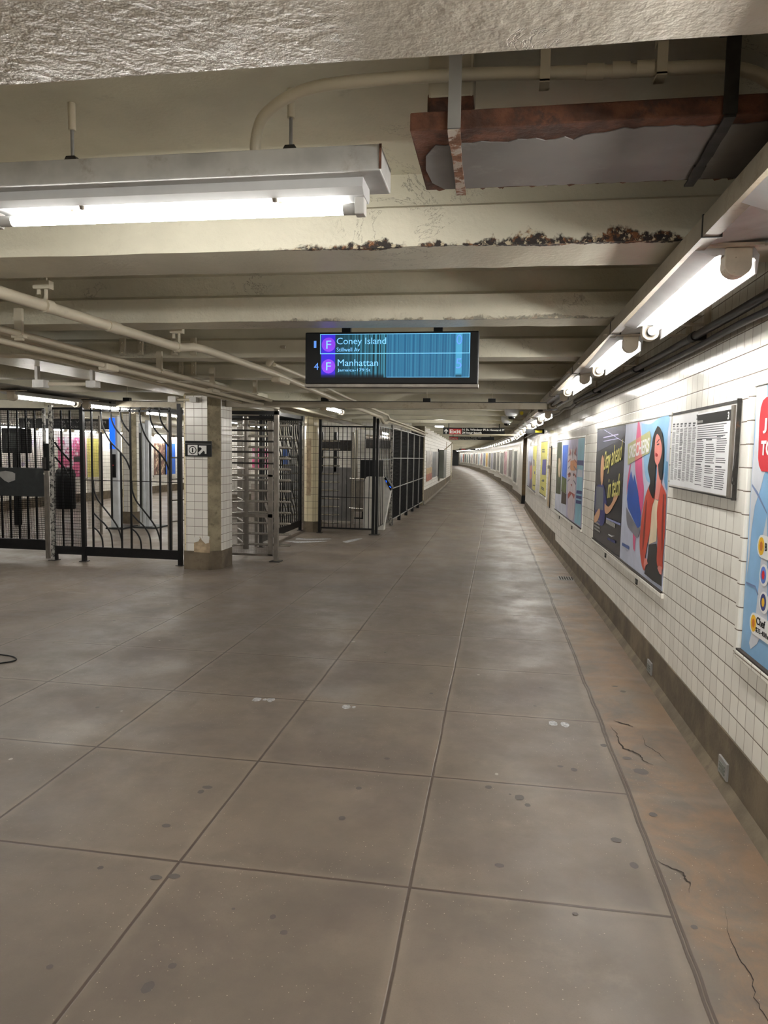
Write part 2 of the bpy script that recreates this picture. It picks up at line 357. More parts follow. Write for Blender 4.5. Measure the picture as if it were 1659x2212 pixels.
ART={'SK':{'border':[(81,1182),(1541,1207),(1545,58),(71,29)],'wash':[(643,1184),(960,1165),(1205,1197),(1495,1201),(1484,1090),(1478,900),(1424,809),(1062,736),(871,778),(768,942)],'wash2':[(1478,900),(1528,895),(1547,701),(1494,721),(1445,775)],'pink':[(512,1195),(575,1189),(680,1033),(773,788),(852,663),(812,500),(767,483),(641,652),(491,833),(472,1049)],'pink2':[(316,857),(258,729),(203,642),(183,598),(210,735),(267,842)],'pink3':[(504,358),(636,332),(631,170),(568,182)],'shadow':[(203,492),(567,392),(779,367),(699,286),(518,305),(280,349)],'shoe':[(342,802),(449,716),(469,778),(641,652),(780,497),(791,388),(697,362),(526,415),(282,491),(225,558),(236,665)],'band':[(161,1025),(957,1116),(1007,1066),(981,952),(708,923),(188,848)],'bandpink':[(487,1059),(668,1082),(734,923),(477,887)],'hair':[(1218,1144),(1316,1118),(1398,1036),(1429,922),(1407,774),(1322,805),(1269,921),(1216,861),(1216,743),(1206,632),(1116,653),(1042,698),(1074,749),(980,832),(1001,894),(1056,980),(1109,1082)],'neck':[(1221,897),(1359,927),(1394,808),(1386,733),(1337,626),(1229,630),(1257,744),(1263,833)],'face':[(1225,1088),(1303,1060),(1378,990),(1361,922),(1281,868),(1201,891),(1169,944),(1166,1015),(1181,1068)],'lips':[(1207,956),(1269,944),(1255,927),(1207,932)],'eye':[(1229,1015),(1294,1020),(1291,1011),(1236,1006)],'brow':[(1217,1029),(1292,1052),(1298,1046),(1229,1023)],'jacketl':[(1063,730),(1179,723),(1227,636),(1161,560),(1141,406),(1068,280),(1018,173),(1025,80),(906,118),(809,273),(848,484),(936,636)],'jacketr':[(1392,750),(1498,704),(1545,657),(1562,423),(1539,251),(1555,179),(1444,167),(1381,210),(1376,344),(1317,542),(1359,645)],'fold1':[(951,575),(992,596),(974,356),(943,226),(913,286)],'fold2':[(1469,669),(1504,654),(1526,362),(1502,302),(1471,470)],'shirt':[(1229,630),(1339,620),(1337,515),(1338,339),(1166,299),(1111,286),(1141,406),(1161,560)],'pants':[(1111,286),(1342,322),(1409,202),(1495,170),(1540,58),(1282,51),(1016,56),(1087,140),(1098,216)],'handl':[(1003,171),(1078,176),(1130,147),(1061,124),(1037,95),(994,119)],'handr':[(1418,163),(1465,188),(1541,188),(1540,137),(1490,134)],'bar':[(103,174),(409,181),(408,153),(102,148)],'txt':[(241,912),(973,986),(952,1073),(227,996)]},'DK':{'border':[(40,1176),(1686,1183),(1683,42),(20,-10)],'top':[(40,1174),(1686,1182),(1702,1089),(1475,1046),(879,1001),(77,933)],'line1':[(482,1164),(521,1165),(1727,1025),(1721,1018)],'box':[(475,1090),(1355,1105),(1357,1094),(479,1078)],'box2':[(487,1050),(1365,1066),(1367,1058),(490,1040)],'head':[(484,907),(581,868),(610,750),(543,595),(436,642),(397,770),(427,866)],'sweater':[(449,599),(650,596),(857,447),(827,371),(761,224),(517,181),(195,228),(62,444),(212,579)],'laptop':[(151,571),(639,579),(684,351),(134,317)],'arm':[(756,427),(999,409),(1224,482),(1276,551),(1343,559),(1394,540),(1479,554),(1466,522),(1325,459),(1064,359),(866,329),(776,358)],'hand':[(95,237),(406,349),(481,299),(327,210),(114,175)],'strip':[(902,295),(1715,310),(1713,290),(907,280)],'logo':[(1060,198),(1462,213),(1468,191),(1068,167)],'swoosh':[(1073,152),(1246,153),(1406,169),(1249,142),(1076,140)],'tags':[(1033,115),(1206,121),(1213,98),(1039,92)],'tags2':[(1240,121),(1462,130),(1469,105),(1247,96)],'words':[(95,173),(398,177),(397,80),(129,67)],'words2':[(433,163),(749,172),(729,145),(443,130)],'stay':[(642,718),(1646,875),(1616,1065),(633,935)],'tech':[(937,534),(1608,630),(1590,808),(948,672)]},'P3':{'border':[(105,1097),(3175,1120),(3077,35),(63,-15)],'split':[(1637,1112),(1822,12)],'trees':[(106,1095),(786,1096),(849,290),(131,268)],'bark':[(335,835),(669,824),(678,567),(421,587)],'sky':[(939,1043),(1591,1045),(1528,557),(943,576)],'green':[(943,576),(1528,557),(1567,347),(935,345)],'dark':[(996,348),(1596,342),(1592,186),(983,165)],'cyan':[(2592,1115),(3176,1119),(3077,35),(2535,24),(2601,515)],'animal':[(2192,1051),(2284,965),(2525,858),(2593,752),(2500,630),(2501,480),(2502,329),(2453,83),(2235,26),(1836,59),(1765,313),(1679,602),(1653,862),(1789,978),(2161,978)],'orange':[(1916,820),(2506,834),(2494,720),(2242,695),(1930,706)],'red':[(1764,637),(1919,654),(1968,612),(1750,591)],'red2':[(1752,345),(1957,402),(2479,388),(2417,324),(2154,381),(1810,283)],'greybody':[(1793,243),(2453,308),(2453,83),(2235,26),(1836,59)],'head1':[(2588,838),(3121,842),(3124,780),(2583,778)],'navy1':[(2640,454),(3095,468),(3084,428),(2629,412)],'navy2':[(2638,389),(3092,405),(3092,366),(2625,350)],'navy3':[(2633,329),(3100,344),(3080,303),(2622,284)],'cap':[(2659,724),(3100,724),(3108,634),(2640,629)]},'Y1':{'border':[(177,1030),(1558,1030),(1298,9),(-100,-16)],'sq':[(434,696),(1441,710),(1357,412),(384,391)],'t1':[(516,846),(1362,853),(1341,800),(489,796)],'t2':[(554,301),(1048,313),(1039,271),(555,262)],'t3':[(316,111),(1220,143),(1219,109),(336,80)]},'Y2':{'border':[(-13,1031),(3589,1058),(3462,33),(-183,-56)],'yellow':[(2101,1043),(3590,1055),(3462,33),(2238,10)],'fig':[(1632,832),(1407,633),(691,669),(596,527),(980,166),(915,-12),(1863,26),(2059,253),(1927,554)],'fig2':[(996,535),(1825,570),(1851,289),(1043,215)],'t1':[(2407,734),(2827,721),(2876,582),(2481,582)],'t2':[(2851,457),(3215,459),(3210,398),(2849,390)],'t3':[(2470,124),(3421,159),(3407,135),(2451,102)]},'MP':{'border':[(-5,1192),(124,1192),(328,15),(8,5)],'land':[(-5,1192),(124,1192),(186,834),(154,809),(122,746),(66,667),(42,550),(37,420),(21,352),(15,547),(6,804),(17,995)],'land2':[(219,642),(184,541),(176,341),(160,187),(102,57),(125,34),(197,77),(297,195)],'road':[(15,753),(84,719),(219,642),(217,651),(90,732),(17,763)],'road2':[(18,319),(136,321),(180,292),(174,285),(135,312),(19,311)],'red':[(73,1124),(133,1137),(188,819),(127,819),(93,844),(77,875),(63,1056)],'pillB':[(137,532),(174,547),(235,547),(252,452),(182,454),(142,486)],'icB':[(149,527),(175,540),(207,531),(215,502),(196,470),(160,482),(146,505)],'pill2':[(181,411),(204,425),(256,426),(271,344),(219,337),(185,362)],'ic2':[(194,413),(221,423),(252,416),(256,374),(234,351),(201,364),(192,388)],'pill3':[(201,296),(224,312),(276,311),(291,224),(240,221),(201,247)],'ic3':[(210,292),(234,308),(265,303),(271,268),(250,237),(218,250),(210,267)],'pill4':[(104,181),(126,198),(293,212),(309,125),(147,113),(108,127)],'ic4':[(105,174),(132,193),(169,189),(174,159),(150,124),(116,132),(103,148)],'chef':[(195,167),(285,167),(284,192),(193,195)],'pay':[(183,139),(296,131),(295,149),(183,156)],'J':[(115,993),(154,979),(142,1028),(116,1026)],'TO':[(114,919),(173,907),(165,955),(112,953)]}}
# ================================================================ the place
def Zc(y):                       # underside of the ceiling beams above the (sloping) floor
    return 2.408-.004*y if y < 9 else 2.372-.0105*(y-9)
def interp(T, y):
    if y <= T[0][0]: return T[0][1]
    for (a, b), (c, d) in zip(T, T[1:]):
        if y <= c: return b+(d-b)*(y-a)/(c-a)
    return T[-1][1]
WR = [(-8, 1.135), (3.6, 1.135), (5.2, 1.120), (7.0, 1.085), (9.4, 1.022), (11.5, .965), (13.2, .92), (15.5, .868), (18, .828), (21.0, .80)]
WF = [(22.45, .742), (25, .66), (27.2, .56), (30, .43), (32.5, .29), (35, .13), (38, -.05), (41, -.25), (44, -.44), (47, -.66), (49.5, -.87), (52, -1.1), (54.5, -1.35), (57, -1.63), (59.5, -1.88), (62, -2.15), (64.5, -2.42), (67, -2.72), (69.5, -3.04), (72, -3.4), (77, -4.2)]
WL = [(20.9, -2.14), (24.5, -2.21), (28.1, -2.29), (33, -2.40), (39, -2.56), (45, -2.85), (52, -3.35), (60, -4.15), (68, -5.3), (77, -6.8)]
BR = [(-8, .35), (3, .268), (9, .212), (11.85, .182), (11.9, .285), (16, .245), (21.0, .20)]
BF = [(22.45, .258), (27.15, .217), (27.2, .32), (34.4, .225), (34.5, .325), (40.4, .24), (40.5, .325), (47, .24), (47.1, .32), (54, .25), (54.1, .32), (77, .15)]
def line(T, step=1.0):
    out = []
    for (a, b), (c, d) in zip(T, T[1:]):
        n = max(1, int((c-a)/step)); out += [(a+(c-a)*i/n) for i in range(n)]
    out.append(T[-1][0]); return out
def wall_strip(name, T, B, mat_w, mat_b, side, suffix, ztop=lambda y: Zc(y)+.32):
    """tiled wall following the polyline T with a concrete base of height B"""
    ys = sorted(set(line(T, .8)+[b[0] for b in B])); ys = [y for y in ys if T[0][0] <= y <= T[-1][0]]
    sg = 1 if side == 'r' else -1
    X = [interp(T, y) for y in ys]; Hb = [interp(B, y) for y in ys]
    m = MB(); th = .15*sg
    for i in range(len(ys)-1):
        a, b = ys[i], ys[i+1]; za, zb = Hb[i]-.03, Hb[i+1]-.03; xa, xb = X[i], X[i+1]; ta, tb = ztop(a), ztop(b)
        vs = [(xa, a, za), (xb, b, zb), (xb, b, tb), (xa, a, ta), (xa+th, a, za), (xb+th, b, zb), (xb+th, b, tb), (xa+th, a, ta)]
        f = [(0, 3, 2, 1), (4, 5, 6, 7), (3, 7, 6, 2)] if sg > 0 else [(0, 1, 2, 3), (4, 7, 6, 5), (3, 2, 6, 7)]
        m.add(vs, f)
    tag(m.build('wall_'+suffix, mat_w), kind='structure')
    m = MB(); e = -.008*sg
    for i in range(len(ys)-1):
        a, b = ys[i], ys[i+1]; xa, xb = X[i]+e, X[i+1]+e
        cv = -.035*sg
        vs = [(xa+cv, a, 0), (xb+cv, b, 0), (xb, b, .05), (xa, a, .05), (xb, b, Hb[i+1]), (xa, a, Hb[i]), (xb+th, b, Hb[i+1]), (xa+th, a, Hb[i])]
        f = [(0, 3, 2, 1), (3, 5, 4, 2), (5, 7, 6, 4)]
        if sg < 0: f = [tuple(reversed(q)) for q in f]
        m.add(vs, f)
        if abs(b-a) < .12: pass
    tag(m.build('baseboard_'+suffix, mat_b), kind='structure')
wall_strip('r', WR, BR, 'wall_tile', 'base_concrete', 'r', 'right')
wall_strip('f', WF, BF, 'wall_tile', 'base_concrete', 'r', 'curve')
BL = [(20.9, .42), (28.1, .33), (39, .25), (77, .2)]
wall_strip('l', WL, BL, 'passage_tile', 'base_concrete', 'l', 'left')
# recess between the two right-hand walls: dark brown tiles facing the hall
m = MB().box(.742, 1.5, 22.45, 22.6, .26, 2.45); tag(m.build('wall_recess', 'dark_tile'), kind='structure')
m = MB().box(.742, 1.5, 22.44, 22.6, 0, .26); tag(m.build('baseboard_recess', 'black_paint'), kind='structure')
m = MB().box(1.4, 1.5, 21.0, 22.45, 0, 2.45); tag(m.build('door_1', 'black_paint'), kind='structure')
m = MB().box(.80, 1.4, 20.88, 21.0, 0, 2.45); tag(m.build('trim_1', 'wall_tile'), kind='structure')
# outer shell: hall left side, back, booth walls, far end
m = MB().box(-13, 1.3, -8.1, -8, 0, 2.9); tag(m.build('wall_back', 'wall_tile'), kind='structure')
m = MB().box(-11.55, -11.4, -8, 30, .2, 2.75); tag(m.build('wall_platform', 'wall_tile'), kind='structure')
m = MB().box(-11.55, -11.38, -8, 30, 0, .24); tag(m.build('baseboard_platform', 'base_concrete'), kind='structure')
m = MB().box(-11.4, -5.6, 30, 30.15, 0, 2.6); tag(m.build('wall_far', 'wall_tile'), kind='structure')
m = MB().box(-5.75, -5.6, 19.2, 30, 0, 2.6); tag(m.build('wall_side', 'wall_tile'), kind='structure')
m = MB().box(-5.6, -2.34, 19.2, 19.35, 0, 2.6); tag(m.build('wall_booth', 'wall_tile'), kind='structure')
m = MB().box(-7.0, -2, 77, 77.2, 0, 2.3); tag(m.build('wall_end', 'black_panel'), kind='structure')
m = MB().box(-3.62, -3.30, 76.9, 77, 0, 1.42); tag(m.build('door_2', 'black_paint'), kind='structure')
m = MB().box(-2.27, -2.13, 20.72, 20.9, 0, 2.6); tag(m.build('trim_2', 'column_concrete'), kind='structure')

# ---------------------------------------------------------------- floor with gum, cracks, scuffs
def floor_build():
    m = MB()
    m.add([(-13, -8.2, 0), (2, -8.2, 0), (2, 80, 0), (-13, 80, 0)], [(0, 1, 2, 3)])
    G = [(-1.305, 3.074, .02), (-1.316, 3.026, .017), (-1.337, 2.717, .017), (-1.146, 2.388, .019), (-1.208, 2.368, .019), (-.977, 1.857, .021), (-.622, 2.917, .018), (-.604, 3.202, .015), (.002, 3.331, .018), (.145, 3.257, .024), (.361, 3.632, .014), (.427, 3.607, .018), (.761, 3.652, .036), (.718, 3.804, .022), (.73, 3.211, .019), (.532, 2.961, .021), (.572, 2.783, .02), (-.523, 3.55, .014), (-.945, 1.952, .013), (-1.442, 2.387, .012), (.053, 2.685, .016), (.707, 2.441, .012), (.18, 3.19, .015), (-.35, 1.7, .015), (.62, 3.95, .02), (.88, 4.9, .02), (.84, 5.0, .018)]
    for q in range(70):
        x = random.uniform(-4, .95); y = random.uniform(1.6, 12); G.append((x, y, random.uniform(.006, .014)))
    for i, (x, y, r) in enumerate(G):
        m.cur = 1 if (i < 27 or i % 3) else 2
        el = random.uniform(.8, 1.25); n = 12
        pts = [(x+r*el*math.cos(t*2*math.pi/n)*random.uniform(.9, 1.1), y+r/el*math.sin(t*2*math.pi/n)*random.uniform(.9, 1.1)) for t in range(n)]
        m.add([(a, b, .0014) for a, b in pts], [tuple(range(n))])
    def crack(P, w):
        L = []
        for a, b in zip(P, P[1:]):
            for t in range(4): L.append((a[0]+(b[0]-a[0])*t/4+random.uniform(-.004, .004), a[1]+(b[1]-a[1])*t/4+random.uniform(-.006, .006)))
        L.append(P[-1])
        for i in range(len(L)-1):
            w0 = w*math.sin(math.pi*(i+.3)/len(L)); w1 = w*math.sin(math.pi*(i+1.3)/len(L))
            (x0, y0), (x1, y1) = L[i], L[i+1]
            m.add([(x0-w0, y0-w0, .0018), (x1-w1, y1-w1, .0018), (x1+w1, y1+w1, .0018), (x0+w0, y0+w0, .0018)], [(0, 1, 2, 3)])
            m.f[-1] = list(reversed(m.f[-1]))
    m.cur = 3
    crack([(.692, 4.256), (.72, 4.138), (.709, 4.019), (.723, 3.929), (.761, 3.901), (.794, 3.855), (.799, 3.788), (.843, 3.739)], .0045)
    crack([(.736, 4.341), (.778, 4.306), (.832, 4.264)], .005)
    crack([(.66, 2.84), (.699, 2.797), (.75, 2.766), (.746, 2.734), (.759, 2.698), (.739, 2.636)], .004)
    crack([(.848, 2.586), (.805, 2.399), (.81, 2.309), (.823, 2.237), (.799, 2.134), (.804, 2.062), (.83, 1.9)], .002)
    crack([(.86, 4.15), (.85, 4.0), (.90, 3.9), (.92, 3.8)], .0018)
    m.cur = 4
    for x, y, r in [(.369, 4.221, .028), (.436, 4.22, .03), (-1.467, 4.25, .03), (-1.42, 4.257, .014), (-1.381, 4.263, .028), (-.886, 4.24, .03), (-.84, 4.245, .014)]:
        pts = [(x+r*math.cos(t*.52)*random.uniform(.7, 1.1), y+r*1.5*math.sin(t*.52)*random.uniform(.7, 1.1)) for t in range(12)]
        m.add([(a, b, .0012) for a, b in pts], [tuple(range(12))])
    # pale patches painted on the floor in front of the second turnstile
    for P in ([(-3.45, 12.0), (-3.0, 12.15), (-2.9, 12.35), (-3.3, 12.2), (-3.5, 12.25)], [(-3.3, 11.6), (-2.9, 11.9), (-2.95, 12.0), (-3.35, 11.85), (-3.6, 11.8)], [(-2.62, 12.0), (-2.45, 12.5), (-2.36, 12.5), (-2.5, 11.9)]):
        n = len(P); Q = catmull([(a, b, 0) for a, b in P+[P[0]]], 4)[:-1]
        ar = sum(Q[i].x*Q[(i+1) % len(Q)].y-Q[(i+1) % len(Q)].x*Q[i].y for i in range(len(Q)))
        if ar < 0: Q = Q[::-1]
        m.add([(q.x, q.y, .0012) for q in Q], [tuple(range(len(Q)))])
    tag(m.build('floor', None, origin=(0, 0, 0), mats=['floor', 'gum_dark', 'gum_pale', 'crack_dark', 'white_marks']), kind='structure')
floor_build()
# ---------------------------------------------------------------- ceiling: slab, cross beams, long girder
YS = [-8, 0, 9, 20, 40, 60, 80]
m = MB()
for a, b in zip(YS, YS[1:]):
    m.add([(-13, a, Zc(a)+.30), (-13, b, Zc(b)+.30), (3, b, Zc(b)+.30), (3, a, Zc(a)+.30)], [(0, 3, 2, 1)][::-1])
    m.f[-1] = list(reversed(m.f[-1]))
ceil = tag(m.build('ceiling', 'ceiling_paint', origin=(0, 0, 0)), kind='structure')
def beam(far, wid=.34, mat='beam_paint', x0=-13, x1=1.6, fl=.15, inset=.07, wob=True):
    """concrete-cased steel beam: flange casing with a narrower web above"""
    z = Zc(far); t = Zc(far)+.33; n = far-wid
    prof = [(n, z), (far, z), (far, z+fl), (far-inset, z+fl+.03), (far-inset, t), (n+inset, t), (n+inset, z+fl+.03), (n, z+fl)]
    m = MB()
    xs = [x0+(x1-x0)*i/90 for i in range(91)] if wob else [x0, x1]
    N = len(prof); vs = []
    for x in xs:
        for i, (y, zz) in enumerate(prof):
            j = (random.uniform(-.004, .004) if wob and i in (0, 1) else 0)
            vs.append((x, y+j, zz+j*.8))
    fs = [(i*N+j, i*N+(j+1) % N, (i+1)*N+(j+1) % N, (i+1)*N+j) for i in range(len(xs)-1) for j in range(N)]
    m.add(vs, [tuple(reversed(f)) for f in fs]); m.add([(x0, *p) for p in prof], [tuple(range(N))]); m.add([(x1, *p) for p in prof], [tuple(reversed(range(N)))])
    return m.build('beam', mat, ceil)
beam(1.53, .36, 'near_beam_paint'); beam(3.22, .35, 'beam_rusty'); beam(4.68, .26, 'beam_worn'); beam(6.38, .26); beam(8.08, .26)
for q in (-.2, -1.9, -3.6, -5.3, -7.0): beam(q, .34)
y = 9.8
while y < 78: beam(y, .28, wob=y < 20, x0=-13 if y < 32 else -9, x1=1.6 if y < 40 else .8); y += 1.68
m = MB().box(-4.22, -3.70, -8, 20, 2.268, 2.45); m.build('girder', 'beam_paint', ceil)
m = MB().box(-9.3, -8.8, -8, 28, 2.20, 2.42); m.build('girder', 'beam_paint', ceil)

# ---------------------------------------------------------------- fluorescent lamps
def lamp(label, group, L=1.45, lip=True):
    """lamp with its tube along +y from the origin, tube centre at z = 0"""
    t = thing('fluorescent_lamp', label, 'lamp', (0, 0, 0), group)
    # folded white reflector above and to the hall side of the tube
    pr = [(-.145, .050), (-.075, .026), (-.060, .032), (.045, .032)]+([(.058, .012), (.058, -.034), (.064, -.034), (.070, .030)] if lip else [(.075, .018), (.078, .024)])+[(.05, .060), (-.06, .060), (-.14, .062)]
    m = MB(); m.prism(pr, 'y', -.02, L+.02); m.build('reflector', 'white_enamel', t, local=True)
    m = MB(); m.tube([(0, .02, 0), (0, L-.02, 0)], .0165, 12); m.build('tube', 'tube_wall', t, local=True)
    for e in (0, 1):
        yy = -.03 if e == 0 else L-.03
        m = MB()
        P = [(-.045, .055), (.045, .055), (.045, -.005)]+[(.045*math.cos(a), -.005+.038*math.sin(a)) for a in [-math.pi*i/10 for i in range(1, 10)]]+[(-.045, -.005)]
        m.prism(P, 'y', yy, yy+.06)
        m.build('end_cap', 'beige_cap', t, local=True, bevel=.004)
        m = MB(); m.tube([(-.0, .0+(yy+.06 if e == 0 else yy), 0), (-.0, (yy+.10 if e == 0 else yy-.04), 0)], .024, 14); m.build('socket', 'dark_iron', t, local=True)
        m = MB(); m.box(-.16, .075, yy-.02, yy+.01, .056, .066); m.box(-.16, .16, yy+.01, yy+.05, .062, .070); m.build('bracket', 'beige_cap', t, local=True)
    return t
ROW = 'lamps in the raised row over the tiled wall'
l0 = lamp('nearest wall lamp with a spotted beige end guard, over the map advert', None)
X1 = .80
def place(l, x, y, z, rz): l.location = (x, y, z); l.rotation_euler = (0, 0, rz)
place(l0, X1, 2.73, 2.262, 0)
near = [(4.66, 'second lit tube lamp from the viewer in the row over the right-hand tiled wall', None),
        (6.77, 'third lit tube lamp in the row over the right-hand wall, just before the unlit one', None)]
for yy, lb, g in near: copy_tree(l0, (X1-.02 if yy < 6 else X1-.05, yy, 2.262, ), 0.0 if yy < 6 else .012, lb, g)
for yy in (.75, -1.25, -3.3, -5.4): copy_tree(l0, (X1, yy, 2.262), 0, 'tube lamp of the wall row behind the viewer', 'wall lamps behind the viewer')
# unlit one
u = copy_tree(l0, (X1-.06, 8.75, 2.245), .02, 'unlit fluorescent tube at the end of the raised row by the ceiling channel', None)
bpy.context.view_layer.update()
for c in kids(u):
    if c.name.startswith('tube'):
        c.data = c.data.copy(); c.data.materials.clear(); c.data.materials.append(MATS['conduit_silver'])
# lower row and the long curve
def wallx(y): return interp(WR, y) if y < 21 else (interp(WF, y) if y > 22.45 else .80)
short = lamp('short tube lamp', None, 1.18)
ORD = ['first', 'second', 'third', 'fourth', 'fifth', 'sixth', 'seventh', 'eighth', 'ninth', 'tenth']
first = True; yy = 10.55; k = 0
while yy < 75:
    ye = yy+1.22; xa, xb = wallx(yy)-.31, wallx(ye)-.31
    rz = -math.atan2(xb-xa, ye-yy)
    z = (2.12 if yy < 11 else 2.10)-.0085*(yy-10.5)
    if k == 0: lb, g = 'first and lowest-hung lit lamp beyond the ceiling channel, beside the two dome cameras', None
    elif k == 1: lb, g = 'lit lamp second beyond the ceiling channel, above the beige wall panel', None
    elif k < 10: lb, g = ORD[k]+' lit lamp of the lower row, counted from the ceiling channel', None
    else: lb, g = 'one of the many identical lit lamps strung along the curving tiled wall', 'lamps strung along the curving tiled wall'
    if first: place(short, xa, yy, z, rz); short['label'] = lb; first = False
    else:
        copy_tree(short, (xa, yy, z), rz, lb, g)
    yy += 1.42 if yy < 20 else 1.75; k += 1
# raceway carrying the lamps
def raceway(name, label, pts, w0=-.0, mat='raceway_metal'):
    t = thing(name, label, 'raceway', pts[0])
    for i in range(len(pts)-1):
        (xa, ya, za), (xb, yb, zb) = pts[i], pts[i+1]
        m = MB()
        m.add([(x+dx, y, z+dz) for (x, y, z) in (pts[i], pts[i+1]) for dx, dz in ((0, 0), (0, .068), (.05, .068), (.05, 0))], [(0, 1, 2, 3), (7, 6, 5, 4), (0, 4, 5, 1), (1, 5, 6, 2), (2, 6, 7, 3), (3, 7, 4, 0)])
        m.build('channel', mat, t)
        m = MB(); m.add([(x+dx, y, z+dz) for (x, y, z) in (pts[i], pts[i+1]) for dx, dz in ((.062, .012), (.062, .022), (.27, .045), (.27, .035))], [(0, 1, 2, 3), (7, 6, 5, 4), (0, 4, 5, 1), (1, 5, 6, 2), (2, 6, 7, 3), (3, 7, 4, 0)])
        m.build('cover_plate', 'grey_enamel', t)
        m = MB(); m.box(xa-.003, xa+.062, ya-.004, ya+.004, za-.003, za+.072); m.build('joint_band', 'dark_iron', t)
    return t
RACE = raceway('lamp_raceway', 'beige metal raceway running under the beams above the right-hand wall lamps', [(.638, -6, 2.312), (.638, .6, 2.312), (.638, 2.55, 2.312), (.636, 4.5, 2.308), (.625, 6.6, 2.296), (.59, 8.9, 2.270), (.555, 10.3, 2.25)])
LP = [(wallx(q)-.46, q, 2.17-.0085*(q-10.5)) for q in [10.4, 13, 16, 19, 22.6, 26, 30, 35, 41, 47, 52, 57, 62, 67, 72, 76]]
raceway('lamp_raceway', 'lower beige raceway following the curved wall behind the long lamp row', LP)
# cross channel at the end of the raised row and left of the column
def channel(label, x0, x1, y, z, hooks):
    t = thing('ceiling_channel', label, 'metal channel', (x0, y, z))
    MB().box(x0, x1, y-.03, y+.03, z, z+.075).build('channel', 'raceway_metal', t)
    MB().box(x0, x1, y-.045, y+.045, z+.075, z+.083).build('cover_strip', 'black_paint', t)
    for h in hooks:
        MB().box(h-.045, h+.045, y-.035, y+.035, z+.083, z+.125).build('hanger', 'black_paint', t); MB().tube([(h, y, z+.12), (h, y, Zc(y)+.32)], .004, 6).build('hanger_rod', 'pipe_paint', t)
channel('long horizontal metal channel crossing the hall from the tiled column to the wall lamps', -3.52, .56, 8.95, 2.115, (-2.2, -.9, -.1))
channel('metal channel running over the gates left of the tiled column', -5.05, -4.02, 8.95, 2.10, (-4.9,))

# hanging lamp in front, top left
fx = thing('hanging_lamp', 'hanging fluorescent lamp with grimy white housing and one bright tube, top left', 'lamp', (-1.2, 2.23, 2.34))
def hang_lamp(t, x0, x1, y, z):
    m = MB().prism([(y-.10, z+.075), (y+.10, z+.075), (y+.10, z+.085), (y+.10, z+.150), (y-.10, z+.150)], 'x', x0-.2, x1); m.build('housing', 'grey_enamel', t, bevel=.004)
    MB().prism([(y-.101, z+.078), (y-.103, z+.078), (y-.103, z+.148), (y-.101, z+.148)], 'x', x1-.004, x1+.003).build('end_plate', 'rust', t)
    m = MB().prism([(y-.055, z+.075), (y-.062, z+.045), (y-.040, z+.028), (y+.045, z+.028), (y+.062, z+.045), (y+.055, z+.075)], 'x', x0-.1, x1-.06); m.build('reflector', 'white_enamel', t)
    MB().tube([(x0, y, z), (x1-.13, y, z)], .0165, 14).build('tube', 'tube', t)
    MB().tube([(x1-.13, y, z), (x1-.085, y, z)], .0172, 14).build('tube_cap', 'grey_enamel', t)
    MB().tube([(x0-.05, y, z), (x0, y, z)], .0172, 14).build('tube_cap', 'grey_enamel', t)
    for e in (x0-.075, x1-.092):
        MB().prism([(y-.02, z-.02), (y+.02, z-.02), (y+.024, z+.03), (y-.024, z+.03)], 'x', e, e+.03).build('socket', 'white_plastic', t, bevel=.003)
    for s, c in ((.22, 'steel'), (.27, 'yellow_tag')):
        for xx in (x0+s, x1-.13-s+(.02 if c == 'steel' else .06)):
            MB().lathe((xx, y-(.0 if c == 'steel' else .03), z+.016), [(.001, 0), (.010, .002), (.012, .012)], 10).build('screw', 'steel_dull', t)
    for xx in (x0+.22, x1-.30):
        MB().tube([(xx, y, z+.15), (xx, y, Zc(y)+.30)], .0055, 8).build('hanger_rod', 'galvanised', t)
        MB().tube([(xx, y, Zc(y)+.215), (xx, y, Zc(y)+.30)], .012, 8).build('rod_sleeve', 'pipe_paint', t)
        MB().box(xx-.05, xx+.05, y-.03, y+.03, z+.15, z+.162).prism([(xx-.035, z+.16), (xx+.035, z+.16), (xx+.015, z+.195), (xx-.015, z+.195)], 'y', y-.014, y+.014).build('clamp', 'dark_iron', t)
hang_lamp(fx, -1.62, -.365, 2.23, 2.335)
bpy.context.view_layer.update()
for (xx, yy2, z, rz) in ((-.2, -1.3, 2.335, 0), (-3.2, -1.3, 2.335, 0), (-3.4, 1.9, 2.33, 0), (-1.5, -4.7, 2.335, 0), (-5.6, 1.9, 2.33, 0), (-5.6, 4.1, 2.31, 0), (-3.2, -3.0, 2.335, 0), (-.3, -3.0, 2.335, 0)):  # unseen hanging lamps added as fill light, mainly for the right-hand wall
    copy_tree(fx, (xx, yy2, z), rz, 'added fill tube lamp hanging out of view around the viewer', 'added fill lamps out of view')
for c in []: pass

# conduit painted over, above the hanging lamp
t = thing('painted_conduit', 'cream painted conduit curving up from the hanging lamp and along the ceiling', 'pipe', (.2, 2.05, 2.6))
P = catmull([(-.765, 2.2, 2.485), (-.765, 2.19, 2.53), (-.72, 2.14, 2.585), (-.60, 2.08, 2.615), (-.44, 2.05, 2.620), (-.12, 2.04, 2.615), (.24, 2.04, 2.600), (.47, 2.04, 2.597), (.57, 2.04, 2.587), (.64, 2.04, 2.56), (.71, 2.04, 2.50), (.78, 2.06, 2.40), (.80, 2.08, 2.36)], 8)
MB().tube(P, .0165, 14).build('pipe', 'pipe_paint', t)
for xx in (.22, .285, .345): MB().tube([(xx-.022, 2.04, 2.602), (xx+.022, 2.04, 2.600)], .0205, 14).build('coupling', 'pipe_paint', t)
for xx in (.09, .385): MB().box(xx-.013, xx+.013, 2.016, 2.022, 2.575, 2.66).box(xx-.013, xx+.013, 2.016, 2.06, 2.655, 2.71).box(xx-.013, xx+.013, 2.016, 2.065, 2.572, 2.58).build('strap', 'pipe_paint', t)
